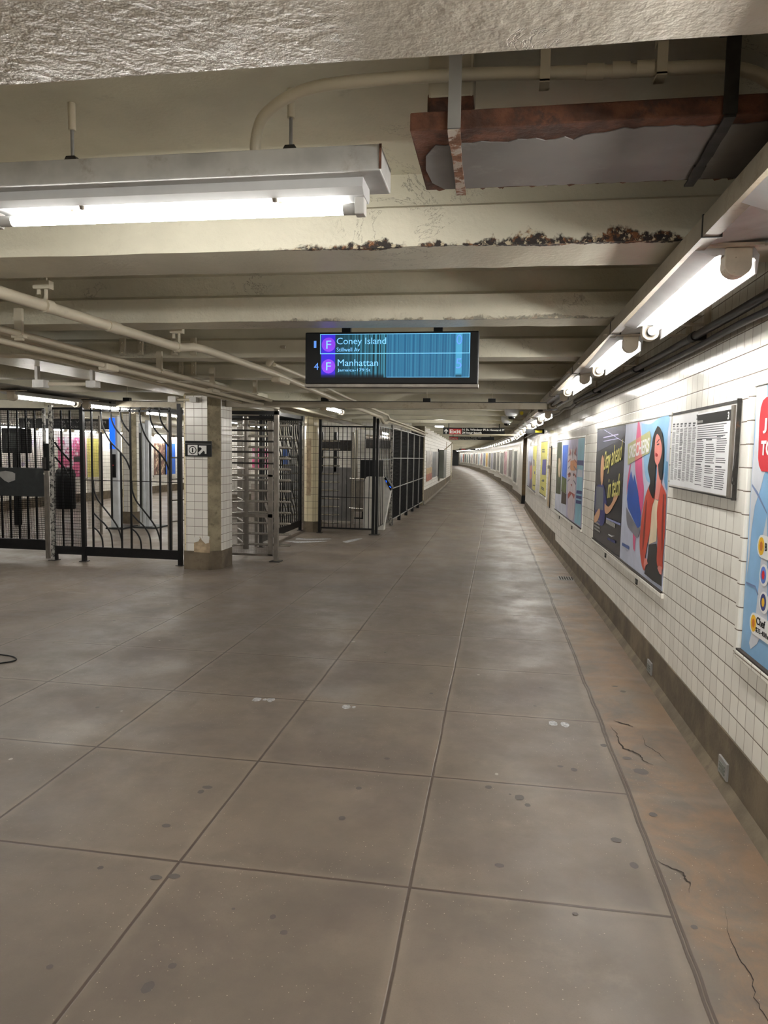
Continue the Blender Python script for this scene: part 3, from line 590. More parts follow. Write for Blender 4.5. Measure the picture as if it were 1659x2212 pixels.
# rusty sign box strapped to the ceiling
t = thing('rusted_sign_box', 'long rusted grey steel box with peeling edges strapped under the ceiling, upper right', 'steel box', (.5, 2.2, 2.45))
random.seed(11)
m = MB().box(-.262, 1.12, 1.985, 2.43, 2.452, 2.50); m.build('box', 'rust', t, bevel=.004)
top = []; bot = []
x = -.225
while x < 1.1:
    rr = max(0, .75-(x+.25))*.0
    top.append((x, 2.03+(.045 if x < .18 else (.02 if x < .3 else .008))+random.uniform(-.012, .012))); x += .025
bot = [(p[0], 2.418+random.uniform(-.006, .006)) for p in reversed(top)]
pl = [(-.235, 2.36), (-.245, 2.25), (-.235, 2.15)]+[p for p in top[1:]]+bot[:-1]
MB().poly(pl, 2.4495, 2.4525).build('metal_plate', 'plate_grey', t)
m = MB(); m.bar((-.20, 1.99, 2.475), (-.2, 2.42, 2.475), .004)
for q in range(26):
    xx = random.uniform(-.25, 1.0); m.poly([(xx, 2.428), (xx+random.uniform(.01, .03), 2.428), (xx+.008, 2.428+random.uniform(.004, .016))], 2.452, 2.456)
m.build('rust_flakes', 'rust_flaked', t)
for (xx, dx) in ((-.143, -.005), (.545, .02)):
    MB().bar((xx, 1.978, 2.45), (xx, 1.978, 2.665), .034, .006, up=(0, 1, 0)).box(xx-.022, xx+.02, 1.97, 2.03, 2.66, 2.668).build('strap', 'galvanised' if xx < 0 else 'dark_iron', t)
    m = MB(); P = [(xx+dx*q/6*1.0, 1.975+.48*q/6, 2.444-(.004 if q % 2 else 0)) for q in range(7)]
    for a, b in zip(P, P[1:]): m.bar(a, b, .034-.008*random.random(), .006)
    m.build('under_strap', 'rust_flaked' if xx < 0 else 'dark_iron', t)
MB().box(-.228, -.10, 2.09, 2.24, 2.50, 2.60).build('support_block', 'rust', t, bevel=.008)
MB().box(-.226, -.10, 2.088, 2.24, 2.58, 2.72).build('block_cap', 'pipe_paint', t, bevel=.008)

# black cables on the right wall
def cable(label, x_off, zf, r, ys, mat='black_cable', ties=True, name='wall_conduit'):
    P = [(wallx(q)-x_off, q, zf(q)) for q in ys]
    t = thing(name, label, 'cable', P[0])
    MB().tube(catmull(P, 4), r, 12).build('conduit', mat, t)
    if ties:
        for q in (3.0, 4.32, 5.95, 8.0, 9.6):
            if ys[0] < q < ys[-1]:
                d = .035
                MB().tube([(wallx(q)-x_off, q-d, zf(q)), (wallx(q+d)-x_off, q+d, zf(q))], r*1.28, 14).build('coupling', 'cable_tie', t)
                MB().box(wallx(q)-x_off, wallx(q)+.01, q-.02, q+.02, zf(q)-.02, zf(q)+.02).build('clamp', 'dark_iron', t)
    return t
ysA = [-3, 0, 1.5, 2.4, 3.0, 3.6, 4.3, 5.1, 5.9, 6.9, 8.0, 8.8, 9.6]
cable('thick black conduit clamped to the tiles below the near wall lamps', .062, lambda y: 2.262-.014*math.sin(max(0, (y-4.3))*3.9)*(y > 4.3)*(y < 8), .022, ysA)
cable('thinner black conduit slung just below the thick one on the tiles', .045, lambda y: 2.205+.006*math.sin(y*3.7), .017, ysA, ties=False)
cable('grey flexible conduit snaking along the tiles past the ceiling channel', .055, lambda y: 2.235-.012*(y-9.6)+.02*math.sin(y*4.2)*math.exp(-(y-9.6)*.25), .018, [9.6+.3*i for i in range(22)], 'conduit_silver', ties=False)
cable('thin grey conduit under the curved lamp row', .10, lambda y: 2.02-.0085*(y-16), .014, [16.2+2*i for i in range(3)], 'conduit_silver', ties=False)
# brackets holding the lamps to the wall
for q in (2.72, 4.28, 4.66, 6.2, 6.8, 8.3):
    MB().box(.84, wallx(q)+.01, q-.03, q+.03, 2.318, 2.326).box(wallx(q)-.012, wallx(q)+.002, q-.05, q+.05, 2.27, 2.42).build('wall_bracket', 'beige_cap', RACE)
# ================================================================ departure display
t = thing('departure_display', 'wide blue train arrival screen hanging from the beams, Coney Island and Manhattan', 'display screen')
frame(t, (-1.335, 4.85, 2.040), (1, .004, 0), (0, -1, 0))
W_, H_ = 1.185, .350
MB().box(0, W_, 0, H_, -.10, 0).build('housing', 'sign_black', t, local=True, bevel=.008)
MB().box(-.004, W_+.004, -.022, .004, -.09, -.004).build('bottom_edge', 'steel_dull', t, local=True, bevel=.004)
MB().box(.25, .31, H_, H_+.30, -.07, -.03).build('hanger', 'black_paint', t, local=True)
MB().box(.88, .94, H_, H_+.30, -.07, -.03).build('hanger', 'black_paint', t, local=True)
def screen_mat():
    k = NT('screen'); tc = k.n('ShaderNodeTexCoord'); p = k.xyz(tc.outputs['Object'])
    n1 = k.n('ShaderNodeTexNoise'); n1.noise_dimensions = '1D'; n1.inputs['Scale'].default_value = 70; n1.inputs['Detail'].default_value = 4; k.l(p[0], n1.inputs['W'])
    left = k.mix(k.step(n1.outputs[0], .38, .66), s2l((14, 50, 62)), s2l((70, 150, 178)))
    dark = k.mix(k.step(p[0], .20, .47), s2l((18, 62, 76)), left)
    right = k.mix(k.step(n1.outputs[0], .3, .7), s2l((38, 100, 142)), s2l((62, 138, 176)))
    v = k.mix(k.math('GREATER_THAN', p[0], .565), dark, right)
    v = k.mix(k.math('MULTIPLY', k.math('GREATER_THAN', p[0], 1.035), k.math('LESS_THAN', p[0], 1.075)), v, s2l((86, 178, 222)))
    v = k.mix(k.math('MULTIPLY', k.math('GREATER_THAN', p[0], .115), k.math('LESS_THAN', p[0], .212)), v, s2l((66, 44, 232)))
    blk = k.math('SUBTRACT', 1.0, k.step(p[1], .052, .078))
    act = k.math('MAXIMUM', k.math('LESS_THAN', p[0], .55), k.math('MULTIPLY', k.math('GREATER_THAN', p[0], 1.035), k.math('LESS_THAN', p[0], 1.075)))
    v = k.mix(k.math('MULTIPLY', k.math('MULTIPLY', blk, act), .9), v, (0.002, .004, .008))
    k.col((.01, .01, .01)); k.rough(.5); k.b.inputs['Specular IOR Level'].default_value = .15; k.put(v, k.b.inputs['Emission Color']); k.b.inputs['Emission Strength'].default_value = .52
    MATS['screen'] = k.m
screen_mat()
M('scr_line', (110, 190, 240), .4, emit=.5); M('scr_text', (120, 190, 244), .4, emit=.52); M('scr_dim', (86, 140, 224), .4, emit=.42); M('scr_purple', (128, 56, 222), .4, emit=.42)
MB().box(.108, 1.127, .045, .335, 0, .0008).build('screen', 'screen', t, local=True)
m = MB()
for b in ((.106, .110, .205, .337), (1.122, 1.127, .205, .337), (.106, 1.127, .333, .337), (.106, 1.127, .203, .208), (.57, 1.127, .046, .049), (1.124, 1.127, .045, .208)): m.box(b[0], b[1], b[2], b[3], .0008, .0016)
m.build('screen_lines', 'scr_line', t, local=True)
for v in (.266, .120):
    MB().poly([(.165+.048*math.cos(a*.2618), v+.048*math.sin(a*.2618)) for a in range(24)], .0009, .0013).build('route_circle', 'scr_purple', t, local=True)
    text('route_letter', 'F', (.149, v-.027, .183, v+.027), 'scr_text', t, .0014, bold=.0)
text('line_number', '1', (.062, .245, .079, .292), 'scr_dim', t, .001); text('line_number', '4', (.064, .097, .096, .143), 'scr_dim', t, .001)
text('destination', 'Coney Island', (.222, .254, .563, .312), 'scr_text', t, .001, bold=0)
text('destination', 'Stillwell Av', (.222, .219, .382, .246), 'scr_text', t, .001, bold=.0)
text('destination', 'Manhattan', (.230, .122, .510, .166), 'scr_text', t, .001, bold=0)
text('destination', 'Jamaica-179 St', (.230, .080, .458, .104), 'scr_text', t, .001, bold=.0)
text('minutes', '0', (1.036, .262, 1.074, .326), 'scr_dim', t, .001, bold=0); text('minutes', '5', (1.036, .104, 1.074, .170), 'scr_dim', t, .001, bold=0)

# ================================================================ exit signs
def exit_sign(label, x0, x1, y, z0, z1, body, main='16 St, Windsor Pl & Howard Pl', second='24 hour booth', arrow=True, dim=False, frac=(0.1, .30)):
    t = thing('exit_sign', label, 'sign'); frame(t, (x0, y, z0), (1, .0, 0), (0, -1, 0))
    W, H = x1-x0, z1-z0; wt = 'sign_white_dim' if dim else 'sign_white'
    MB().box(0, W, 0, H, -.05, 0).build('panel', 'sign_black', t, local=True)
    MB().box(0, W, H*.955, H, 0, .004).build('top_rail', 'black_panel', t, local=True)
    a, b = frac
    MB().box(W*a, W*b, H*.0, H*.80, .0, .004).build('red_field', 'sign_red', t, local=True)
    if arrow:
        MB().poly([(W*.043, H*.10), (W*.056, H*.10), (W*.056, H*.52), (W*.075, H*.36), (W*.084, H*.46), (W*.0495, H*.78), (W*.015, H*.46), (W*.024, H*.36), (W*.043, H*.52)], .001, .004).build('arrow', wt, t, local=True)
    text('exit_word', 'Exit', (W*(a+.008), H*.14, W*(b-.008), H*.70), wt, t, .005, bold=.025)
    text('street_names', main, (W*(b+.012), H*.50, W*.99, H*.86) if main.startswith('16') else (W*(b+.012), H*.52, W*.72, H*.80), wt, t, .002, bold=.035)
    text('street_names', second, (W*(b+.012), H*.10, W*.63, H*.42), wt, t, .002, bold=.035)
    for q in (W*.09, W*.91): MB().box(q-.01, q+.01, H, H+Zc(y)+.3-z1, -.03, -.01).build('hanger', 'black_paint', t, local=True)
    return t
exit_sign('black and red exit sign naming 16 St and Windsor Pl, nearest of the hanging ones', -1.385, .135, 18, 2.005, 2.175, None)
exit_sign('dimmer exit sign naming Prospect Park and Bartel Pritchard Sq, hanging behind the brighter one', -1.713, -.165, 25, 1.975, 2.088, None, 'Prospect Park W', 'Bartel Pritchard Sq', arrow=False, dim=True, frac=(0.0, .2))
exit_sign('tiny far-off black exit sign hanging deep in the curved passage', -2.97, -1.46, 55, 1.66, 1.765, None, 'Prospect Park', '24 hour', dim=True)
MB().tube([(-.7, 17.4, 1.985), (.46, 17.4, 1.995)], .02, 8).build('support', 'pipe_paint', None)
bpy.data.objects['support'].name = 'cross_pipe'
tag(bpy.data.objects['cross_pipe'], 'pale pipe running across just beneath the nearest exit sign to the lamp row', 'pipe')
tag(MB().box(-1.52, -1.32, 17.2, 17.28, 2.155, 2.18).build('emergency_light', 'tube'), 'small bright light fixture just left of the nearest exit sign', 'lamp')
# small sign at the wall
t = thing('wall_sign', 'small black sign with a yellow patch jutting from the right wall under the lamps', 'sign'); frame(t, (.50, 14.2, 1.955), (1, 0, 0), (0, -1, 0))
MB().box(0, .36, 0, .085, -.04, 0).build('panel', 'sign_black', t, local=True)
MB().box(.19, .32, .02, .07, 0, .003).build('yellow_patch', 'yellow_tag', t, local=True)
# dome cameras
def dome(label, x, y, z):
    t = thing('dome_camera', label, 'camera', (x, y, z))
    MB().box(x-.12, x+.12, y-.12, y+.12, z+.165, z+.225).build('junction_box', 'camera_white', t, bevel=.006)
    MB().lathe((x, y, z), [(.12, .165), (.12, .13), (.108, .08), (.085, .06), (.06, .05)], 24).build('hood', 'camera_white', t)
    MB().lathe((x, y, z), [(.06, .052), (.062, .03), (.045, .006), (.001, 0)], 20).build('lens_dome', 'lens_black', t)
    MB().tube([(x, y, z+.22), (x, y, Zc(y)+.32)], .02, 8).build('stem', 'camera_white', t)
    return t
dome('white dome camera nearer to the viewer, with a round yellow tag hanging beside it', .20, 12.4, 2.145)
dome('white dome camera behind and just left of the nearer dome camera', .152, 15.0, 2.125)
tag(MB().tube([(.36, 12.2, 2.24), (.36, 12.205, 2.24)], .030, 16).build('round_tag', 'yellow_tag'), 'round yellow tag hanging beside the nearer dome camera', 'tag')
tag(MB().tube([(.50, 14.6, 2.18), (.50, 14.605, 2.18)], .024, 16).build('round_tag', 'yellow_tag'), 'small yellow tag further off, to the right of the dome cameras', 'tag')
t = thing('camera_conduit', 'cream conduit branching along the ceiling between the dome cameras and the lamp row', 'pipe', (.3, 12.3, 2.33))
MB().tube([(.2, 12.3, 2.325), (.52, 12.3, 2.32), (.54, 13.0, 2.31), (.54, 16.5, 2.27)], .018, 8).tube([(.15, 15.0, 2.25), (.54, 15, 2.25)], .016, 8).build('pipe', 'pipe_paint', t)

# ================================================================ pipes along the left of the ceiling
t = thing('ceiling_pipe', 'thick cream pipe running away along the left of the ceiling with a kink halfway', 'pipe', (-2.3, 3, 2.3))
P = [(-2.38, .2, 2.34), (-2.34, 3.1, 2.305), (-2.225, 4.66, 2.281), (-2.22, 4.76, 2.281), (-2.222, 4.86, 2.295), (-2.218, 5.0, 2.318), (-2.21, 5.2, 2.325), (-2.128, 6.6, 2.30), (-2.096, 9.2, 2.222), (-2.124, 12.9, 2.18), (-2.124, 13.05, 2.13), (-2.12, 13.2, 2.09), (-2.13, 13.6, 2.11), (-2.15, 14, 2.16), (-2.10, 17, 2.10), (-2.04, 20, 2.02)]
MB().tube(P, .030, 14).build('pipe', 'pipe_paint', t)
for (a, b) in (((-2.31, 3.40, 2.3), (-2.305, 3.45, 2.3)), ((-2.277, 3.94, 2.293), (-2.270, 4.06, 2.291)), ((-2.222, 4.72, 2.281), (-2.222, 4.76, 2.281))): MB().tube([a, b], .035, 14).build('coupling', 'pipe_paint', t)
for q, xx in ((3.42, -2.31), (4.78, -2.222)):
    z = 2.30 if q < 4 else 2.285
    MB().bar((xx, q, z+.02), (xx, q, Zc(q)+.05), .012).bar((xx-.04, q, z+.06), (xx-.04, q, Zc(q)+.05), .02, .006).box(xx-.06, xx+.03, q-.02, q+.02, Zc(q)-.01, Zc(q)+.03).build('hanger_clamp', 'pipe_paint', t)
t = thing('ceiling_pipe', 'slimmer pipe branching off the thick one beside the departure display', 'pipe', (-2.0, 6.3, 2.35))
P = catmull([(-1.86, 6.12, 2.47), (-1.90, 6.13, 2.475), (-1.98, 6.2, 2.46), (-2.04, 6.3, 2.42), (-2.11, 6.42, 2.355)], 5)
MB().tube(P, .016, 10).build('pipe', 'pipe_paint', t)
MB().tube([(-2.11, 6.4, 2.36), (-2.035, 6.32, 2.42)], .028, 12).build('fitting', 'pipe_paint', t)
MB().tube([(-2.07, 6.45, 2.36), (-2.05, 7.5, 2.345), (-2.0, 9.2, 2.275), (-2.0, 12.9, 2.22), (-2.02, 13.2, 2.17), (-2.06, 13.5, 2.175), (-2.02, 17, 2.13), (-1.97, 20, 2.06)], .019, 10).build('pipe', 'pipe_paint', t)
MB().box(-2.16, -2.06, 6.62, 6.95, 2.215, 2.275).build('junction_box', 'pipe_paint', t, bevel=.02)
t = thing('ceiling_pipe', 'upper of the two slim pipes along the girder, held by bolted hangers', 'pipe', (-2.9, 4, 2.25))
MB().tube([(-2.96, 1, 2.30), (-2.9, 3.85, 2.265), (-2.9, 5.3, 2.243), (-2.9, 8, 2.212), (-2.9, 9.2, 2.19), (-3.0, 13, 2.16)], .021, 12).build('pipe', 'pipe_paint', t)
for q in (4.02, 5.85, 7.0, 8.3): MB().box(-2.925, -2.875, q-.012, q+.012, 2.22, Zc(q)+.02).box(-2.94, -2.86, q-.02, q+.02, 2.235, 2.25).build('hanger_clamp', 'pipe_paint', t)
t = thing('ceiling_pipe', 'lower of the two slim pipes along the girder, with small junction boxes', 'pipe', (-3.0, 4, 2.2))
MB().tube([(-3.02, 1, 2.25), (-3.0, 3.98, 2.215), (-3.0, 5.45, 2.20), (-3.0, 7.5, 2.168), (-3.02, 9.6, 2.14)], .019, 12).build('pipe', 'pipe_paint', t)
for q in (5.12, 7.2): MB().box(-3.04, -2.965, q, q+.18, 2.165, 2.22).build('junction_box', 'pipe_paint', t, bevel=.01)
t = thing('ceiling_pipe', 'bent conduit snaking onto the girder at the far left', 'pipe', (-3.4, 4, 2.2))
MB().tube(catmull([(-3.55, 2.5, 2.28), (-3.5, 3.9, 2.225), (-3.42, 4.5, 2.2), (-3.36, 4.9, 2.235), (-3.32, 5.6, 2.225), (-3.3, 7, 2.19), (-3.3, 9.2, 2.17)], 5), .017, 10).build('conduit', 'pipe_paint', t)
t = thing('conduit_bank', 'bank of parallel painted conduits under the beams beside the girder', 'pipe', (-3.2, 4, 2.25))
for i in range(5): MB().tube([(-3.12-.075*i, 0, 2.33), (-3.10-.075*i, 9.1, 2.245), (-3.2-.075*i, 19, 2.12)], .017, 8).build('conduit', 'pipe_paint', t)
for q in (5.35, 6.9, 8.1): MB().box(-3.45, -3.06, q-.02, q+.02, 2.235, 2.25).build('strap', 'pipe_paint', t)
# bolted plates on the beam web
for (xx, q) in ((-3.35, 6.02), (-3.18, 6.02), (-2.86, 6.02), (-2.68, 6.02), (-3.6, 7.76), (-3.45, 7.76)):
    MB().box(xx-.028, xx+.028, q+.02, q+.045, 2.40, 2.55).build('bolted_plate', 'pipe_paint', ceil, bevel=.003)
    for z in (2.43, 2.51): MB().tube([(xx, q+.022, z), (xx, q+.004, z)], .010, 8).build('bolt', 'pipe_paint', ceil)
# bare lamp holder beside the girder
t = thing('junction_link', 'two white junction boxes joined by a short rod below the girder', 'junction box', (-4.2, 6.3, 2.1))
A = Vector((-3.95, 5.75, 2.115)); B = Vector((-3.62, 5.98, 2.135))
MB().bar(A, B, .028).build('rod', 'pipe_paint', t)
MB().box(A.x-.06, A.x+.05, A.y-.04, A.y+.04, A.z-.035, A.z+.035).box(A.x-.05, A.x-.02, A.y-.02, A.y+.02, A.z+.03, 2.27).build('box', 'white_plastic', t, bevel=.004)
MB().box(B.x-.03, B.x+.07, B.y-.04, B.y+.04, B.z-.03, B.z+.03).box(B.x+.0, B.x+.03, B.y-.02, B.y+.02, B.z+.03, 2.27).build('box', 'white_plastic', t, bevel=.004)
t = thing('junction_link', 'white junction boxes and rod on the top of the information-sign column', 'junction box', (-4.0, 8.62, 2.17))
MB().box(-4.16, -4.05, 8.6, 8.69, 2.15, 2.225).box(-3.87, -3.78, 8.6, 8.69, 2.15, 2.215).build('box', 'white_plastic', t, bevel=.004)
MB().tube([(-4.06, 8.64, 2.18), (-3.86, 8.64, 2.18)], .016, 8).build('rod', 'pipe_paint', t)

# ================================================================ tiled columns
def column(label, x0, x1, y0, y1, top, matt, cx, chip=False, base=.235, worn=None, b2='base_concrete'):
    """square column, concrete chamfer on the right-front edge"""
    t = thing('tiled_column', label, 'column', ((x0+x1)/2, (y0+y1)/2, 0))
    sh = [(x0+.02, y0+.012), (x1-cx+.0, y0+.012), (x1-.012, y0+cx), (x1-.012, y1-.02), (x0+.02, y1-.02)]
    MB().poly(sh, base, top).build('shaft', 'column_concrete', t)
    MB().poly([(x0+.005, y0), (x1-cx+.005, y0), (x1, y0+cx), (x1, y1), (x0+.005, y1)], 0, base+.01).build('base', b2, t)
    MB().box(x0+.035, x1-cx-.01, y0, y0+.014, base+.01, top-.03).build('front_tiles', matt, t)
    MB().box(x1-.014, x1, y0+cx+.005, y1-.005, base+.01, top-.03).build('side_tiles', matt, t)
    MB().tube([(x0+.025, y0+.018, base), (x0+.025, y0+.018, top-.02)], .018, 10).build('edge_tiles', 'pillar_tile', t)
    MB().box(x0, x0+.014, y0+.03, y1, base+.01, top-.03).box(x0+.01, x1-.01, y1-.014, y1, base+.01, top-.03).build('back_tiles', matt, t)
    if chip:
        MB().prism([(-3.86, .23), (-3.645, .225), (-3.64, .40), (-3.68, .385), (-3.72, .425), (-3.755, .40), (-3.78, .435), (-3.80, .39), (-3.86, .36)], 'y', y0-.004, y0+.006).build('exposed_mortar', 'exposed_mortar', t)
        MB().prism([(-3.855, .355), (-3.80, .37), (-3.77, .42), (-3.83, .43), (-3.86, .42)], 'y', y0-.008, y0+.002).prism([(-3.76, .40), (-3.70, .345), (-3.655, .36), (-3.65, .44), (-3.70, .45)], 'y', y0-.008, y0+.002).build('loose_tiles', 'white_frame', t)
    if worn:
        MB().prism([(worn[0], worn[2]), (worn[1], worn[2]), (worn[1], worn[3]), (worn[0], worn[3])], 'y', y0-.004, y0+.002).build('bare_patch', 'exposed_mortar', t, bevel=0)
    return t
column('white tiled column with concrete corner, chipped foot and the black information sign', -4.005, -3.535, 8.70, 9.20, 2.27, 'column_tile', .13, chip=True)
t = thing('tiled_column', 'cream rounded tiled column with a bare brown strip, between the two turnstiles', 'column', (-3.53, 13.4, 0))
MB().poly([(-3.66, 13.28), (-3.60, 13.2), (-3.46, 13.2), (-3.39, 13.28), (-3.39, 13.6), (-3.66, 13.6)], .19, 2.2).build('shaft', 'pillar_tile', t, bevel=.02)
MB().poly([(-3.665, 13.27), (-3.60, 13.19), (-3.455, 13.19), (-3.38, 13.27), (-3.38, 13.61), (-3.665, 13.61)], 0, .195).build('base', 'base_concrete', t)
MB().box(-3.585, -3.505, 13.192, 13.2, .70, 1.78).build('bare_strip', 'exposed_mortar', t)
column('white tiled column beyond the curved gate, between the two grey kiosks', -7.53, -7.24, 13.5, 13.8, 2.25, 'column_tile', .08)
column('tiled column deep behind the first turnstile', -7.6, -7.1, 19.5, 20.0, 2.2, 'column_tile', .10)
# information sign on the column
t = thing('information_sign', 'small black sign with circled i and diagonal arrow on the tiled column', 'sign'); frame(t, (-3.963, 8.672, 1.468), (1, .0, 0), (0, -1, 0))
MB().box(0, .352, 0, .198, -.03, 0).build('panel', 'sign_black', t, local=True)
MB().box(0, .352, .158, .161, 0, .002).build('white_line', 'sign_white_dim', t, local=True)
MB().box(.038, .170, .014, .146, 0, .003).build('white_tile', 'sign_white', t, local=True, bevel=.001)
def ring(cx, cy, r0, r1, n0, n1, n=28):
    m = MB()
    for i in range(n):
        a, b = 2*math.pi*i/n, 2*math.pi*(i+1)/n
        m.add([(cx+r*math.cos(q), cy+r*math.sin(q), zz) for zz in (n0, n1) for r, q in ((r0, a), (r1, a), (r1, b), (r0, b))], [(3, 2, 1, 0), (4, 5, 6, 7), (0, 1, 5, 4), (1, 2, 6, 5), (2, 3, 7, 6), (3, 0, 4, 7)])
    return m
ring(.104, .08, .042, .052, .003, .004).build('circle', 'sign_black', t, local=True)
text('letter', 'i', (.094, .052, .114, .108), 'sign_black', t, .0032, bold=.05)
MB().poly([(.200, .028), (.254, .082), (.254+.02, .062-.0), (.290, .046), (.290, .140), (.196, .140), (.213, .122), (.232, .104), (.178, .050)][:0] or [(.178, .046), (.200, .024), (.252, .076), (.268, .060), (.268, .036), (.290, .036), (.290, .138), (.190, .138), (.190, .116), (.214, .116), (.230, .098)], .001, .004).build('arrow', 'sign_white', t, local=True)

# ================================================================ fences and gates
def scurve(m, ax, pts, r=.011):
    m.tube(catmull([ax(*p) for p in pts], 6), r, 6)
def ornamental(label, o, u, n_bars, sp, zs=0.0, post_end=True):
    """black iron fence with sweeping S-shaped bars; o = first post foot, u = unit direction"""
    t = thing('iron_fence', label, 'fence', o)
    def ax(s, z): return (o[0]+u[0]*s, o[1]+u[1]*s, o[2]+z+zs)
    Lt = sp*(n_bars+1)
    T, B = 2.05, .20
    def bt(y): return T-(y-150)/1165*(T-B)
    for s in ([0, Lt] if post_end else [0]):
        MB().bar(ax(s, 0), ax(s, 2.15), .052).build('post', 'black_paint', t)
        MB().box(ax(s, 0)[0]-.05, ax(s, 0)[0]+.05, ax(s, 0)[1]-.05, ax(s, 0)[1]+.05, o[2], o[2]+.008).build('foot_plate', 'dark_iron', t)
    MB().bar(ax(0, T), ax(Lt, T), .022, .026).build('top_rail', 'black_paint', t)
    MB().bar(ax(0, 1.115), ax(Lt, 1.115), .010).build('middle_rod', 'black_paint', t)
    MB().bar(ax(0, .143), ax(Lt, .143), .03, .125).build('bottom_channel', 'black_paint', t)
    for i in range(1, n_bars+1):
        k = (i-1) % 4; s = sp*i; m = MB()
        if k == 0: m.bar(ax(s, B), ax(s, 2.17), .022)
        elif k == 1: m.bar(ax(s, T-.05), ax(s, 2.17), .022).bar(ax(s, bt(960)), ax(s, bt(330)), .02)
        elif k == 2: m.bar(ax(s, T-.02), ax(s, 2.17), .022).bar(ax(s, bt(1060)), ax(s, bt(415)), .02)
        else: m.bar(ax(s, T-.02), ax(s, 2.17), .022).bar(ax(s, B), ax(s, bt(500)), .02)
        m.build('bar', 'black_paint', t)
    i = 1
    while i <= n_bars:
        b = sp*i
        if i+4 <= n_bars:
            for P in ([(1.0, 160), (1.05, 240), (1.4, 330), (2.0, 415), (3.0, 500), (3.6, 570), (3.92, 640)], [(2.0, 170), (2.15, 240), (2.6, 310), (3.2, 365), (3.9, 440)], [(3.0, 165), (3.1, 220), (3.4, 270), (3.9, 322)]):
                m = MB(); scurve(m, ax, [(b+sp*a, bt(y)) for a, y in P]); m.build('curved_bar', 'black_paint', t)
        if i+3 <= n_bars:
            for P in ([(0.08, 740), (.15, 820), (.5, 900), (1.1, 965), (2.0, 1060), (2.6, 1140), (2.95, 1240), (3.0, 1315)], [(.08, 1020), (.6, 1065), (1.3, 1120), (1.85, 1200), (2.0, 1315)], [(.08, 1145), (.5, 1175), (.9, 1235), (1.0, 1315)]):
                m = MB(); scurve(m, ax, [(b+sp*a, bt(y)) for a, y in P]); m.build('curved_bar', 'black_paint', t)
        i += 4
    return t
def wiremesh(o, u, s0, s1, z0, z1, ds, dz, r=.0022, up=None):
    m = MB(); ax = lambda s, z: (o[0]+u[0]*s, o[1]+u[1]*s, z)
    s = s0
    while s <= s1+1e-6: m.bar(ax(s, z0), ax(s, z1), r*2); s += ds
    z = z0
    while z <= z1+1e-6: m.bar(ax(s0, z), ax(s1, z), r*2); z += dz
    return m
ornamental('black iron fence with sweeping curved bars, left of the tiled column', (-5.555, 8.94, 0), (1, 0), 9, .1395)
ornamental('black iron fence with curved bars running away beside the first turnstile', (-3.72, 10.95, 0), (-.02, 1), 17, .137)
# mesh panel + mesh gate
t = thing('mesh_partition', 'narrow black wire-mesh panel between the mesh gate and the curved-bar fence', 'fence', (-5.8, 8.94, 0))
MB().box(-6.035, -5.985, 8.915, 8.965, 0, 2.12).build('post', 'worn_paint', t)
MB().box(-6.06, -5.95, 8.88, 9.0, 0, .008).box(-5.99, -5.955, 8.92, 8.96, .0, .10).build('foot_plate', 'black_paint', t)
MB().box(-5.985, -5.585, 8.925, 8.955, .09, .20).build('bottom_channel', 'black_paint', t)
MB().box(-5.985, -5.585, 8.93, 8.95, 2.06, 2.09).build('top_rail', 'black_paint', t)
wiremesh((0, 8.935), (1, 0), -5.98, -5.59, .2, 2.06, .0135, .04).build('wire_mesh', 'black_wire', t)
for xx, a in ((-5.74, 0), (-5.87, 1)):
    MB().box(xx-.011, xx+.011, 8.945, 8.965, .2, 2.05).build('bar', 'black_paint', t)
m = MB(); m.tube(catmull([(-5.97, 8.955, 1.62), (-5.9, 8.955, 1.52), (-5.8, 8.955, 1.42), (-5.74, 8.955, 1.36)], 5), .012, 6); m.tube(catmull([(-5.97, 8.955, 1.42), (-5.9, 8.955, 1.34), (-5.82, 8.955, 1.25), (-5.75, 8.955, 1.1)], 5), .012, 6); m.build('curved_bar', 'black_paint', t)
t = thing('mesh_gate', 'black mesh gate with solid middle panel, peeling sticker patch and worn lock edge', 'gate', (-6.8, 8.94, 0))
MB().box(-7.5, -6.09, 8.925, 8.955, .135, .275).build('bottom_panel', 'black_paint', t)
MB().box(-7.5, -6.10, 8.925, 8.955, .872, 1.262).build('middle_panel', 'black_panel', t)
MB().prism([(-6.79, 1.20), (-6.70, 1.215), (-6.60, 1.20), (-6.555, 1.18), (-6.56, 1.09), (-6.60, 1.075), (-6.66, 1.055), (-6.72, 1.08), (-6.79, 1.14)], 'y', 8.921, 8.925).build('sticker_residue', 'galvanised', t)
MB().box(-7.5, -6.10, 8.93, 8.95, 2.04, 2.075).build('top_rail', 'black_paint', t)
MB().box(-6.13, -6.10, 8.92, 8.96, 1.262, 2.06).build('lock_stile', 'worn_paint', t)
MB().box(-6.115, -6.075, 8.91, 8.965, .02, 1.24).build('edge_strip', 'steel_dull', t)
MB().box(-6.11, -6.03, 8.90, 8.925, 1.23, 1.60).build('lock_box', 'black_paint', t, bevel=.004)
MB().box(-6.115, -6.065, 8.88, 8.905, 1.25, 1.41).build('handle', 'dark_iron', t, bevel=.008)
MB().tube([(-6.095, 8.905, 1.19), (-6.095, 8.89, 1.19)], .016, 12).build('lock_cylinder', 'steel', t)
wiremesh((0, 8.93), (1, 0), -7.5, -6.13, 1.27, 2.04, .0165, .028).build('wire_mesh', 'black_wire', t)
wiremesh((0, 8.93), (1, 0), -7.5, -6.13, .28, .87, .0165, .028).build('wire_mesh', 'black_wire', t)
for xx in (-7.44, -7.31, -7.18, -7.05, -6.92, -6.79, -6.66, -6.525, -6.39, -6.26):
    MB().box(xx-.011, xx+.011, 8.94, 8.962, .275, .872).build('bar', 'black_paint', t)
    MB().box(xx-.010, xx+.010, 8.94, 8.962, 1.262, 2.05).build('bar', 'black_paint', t)

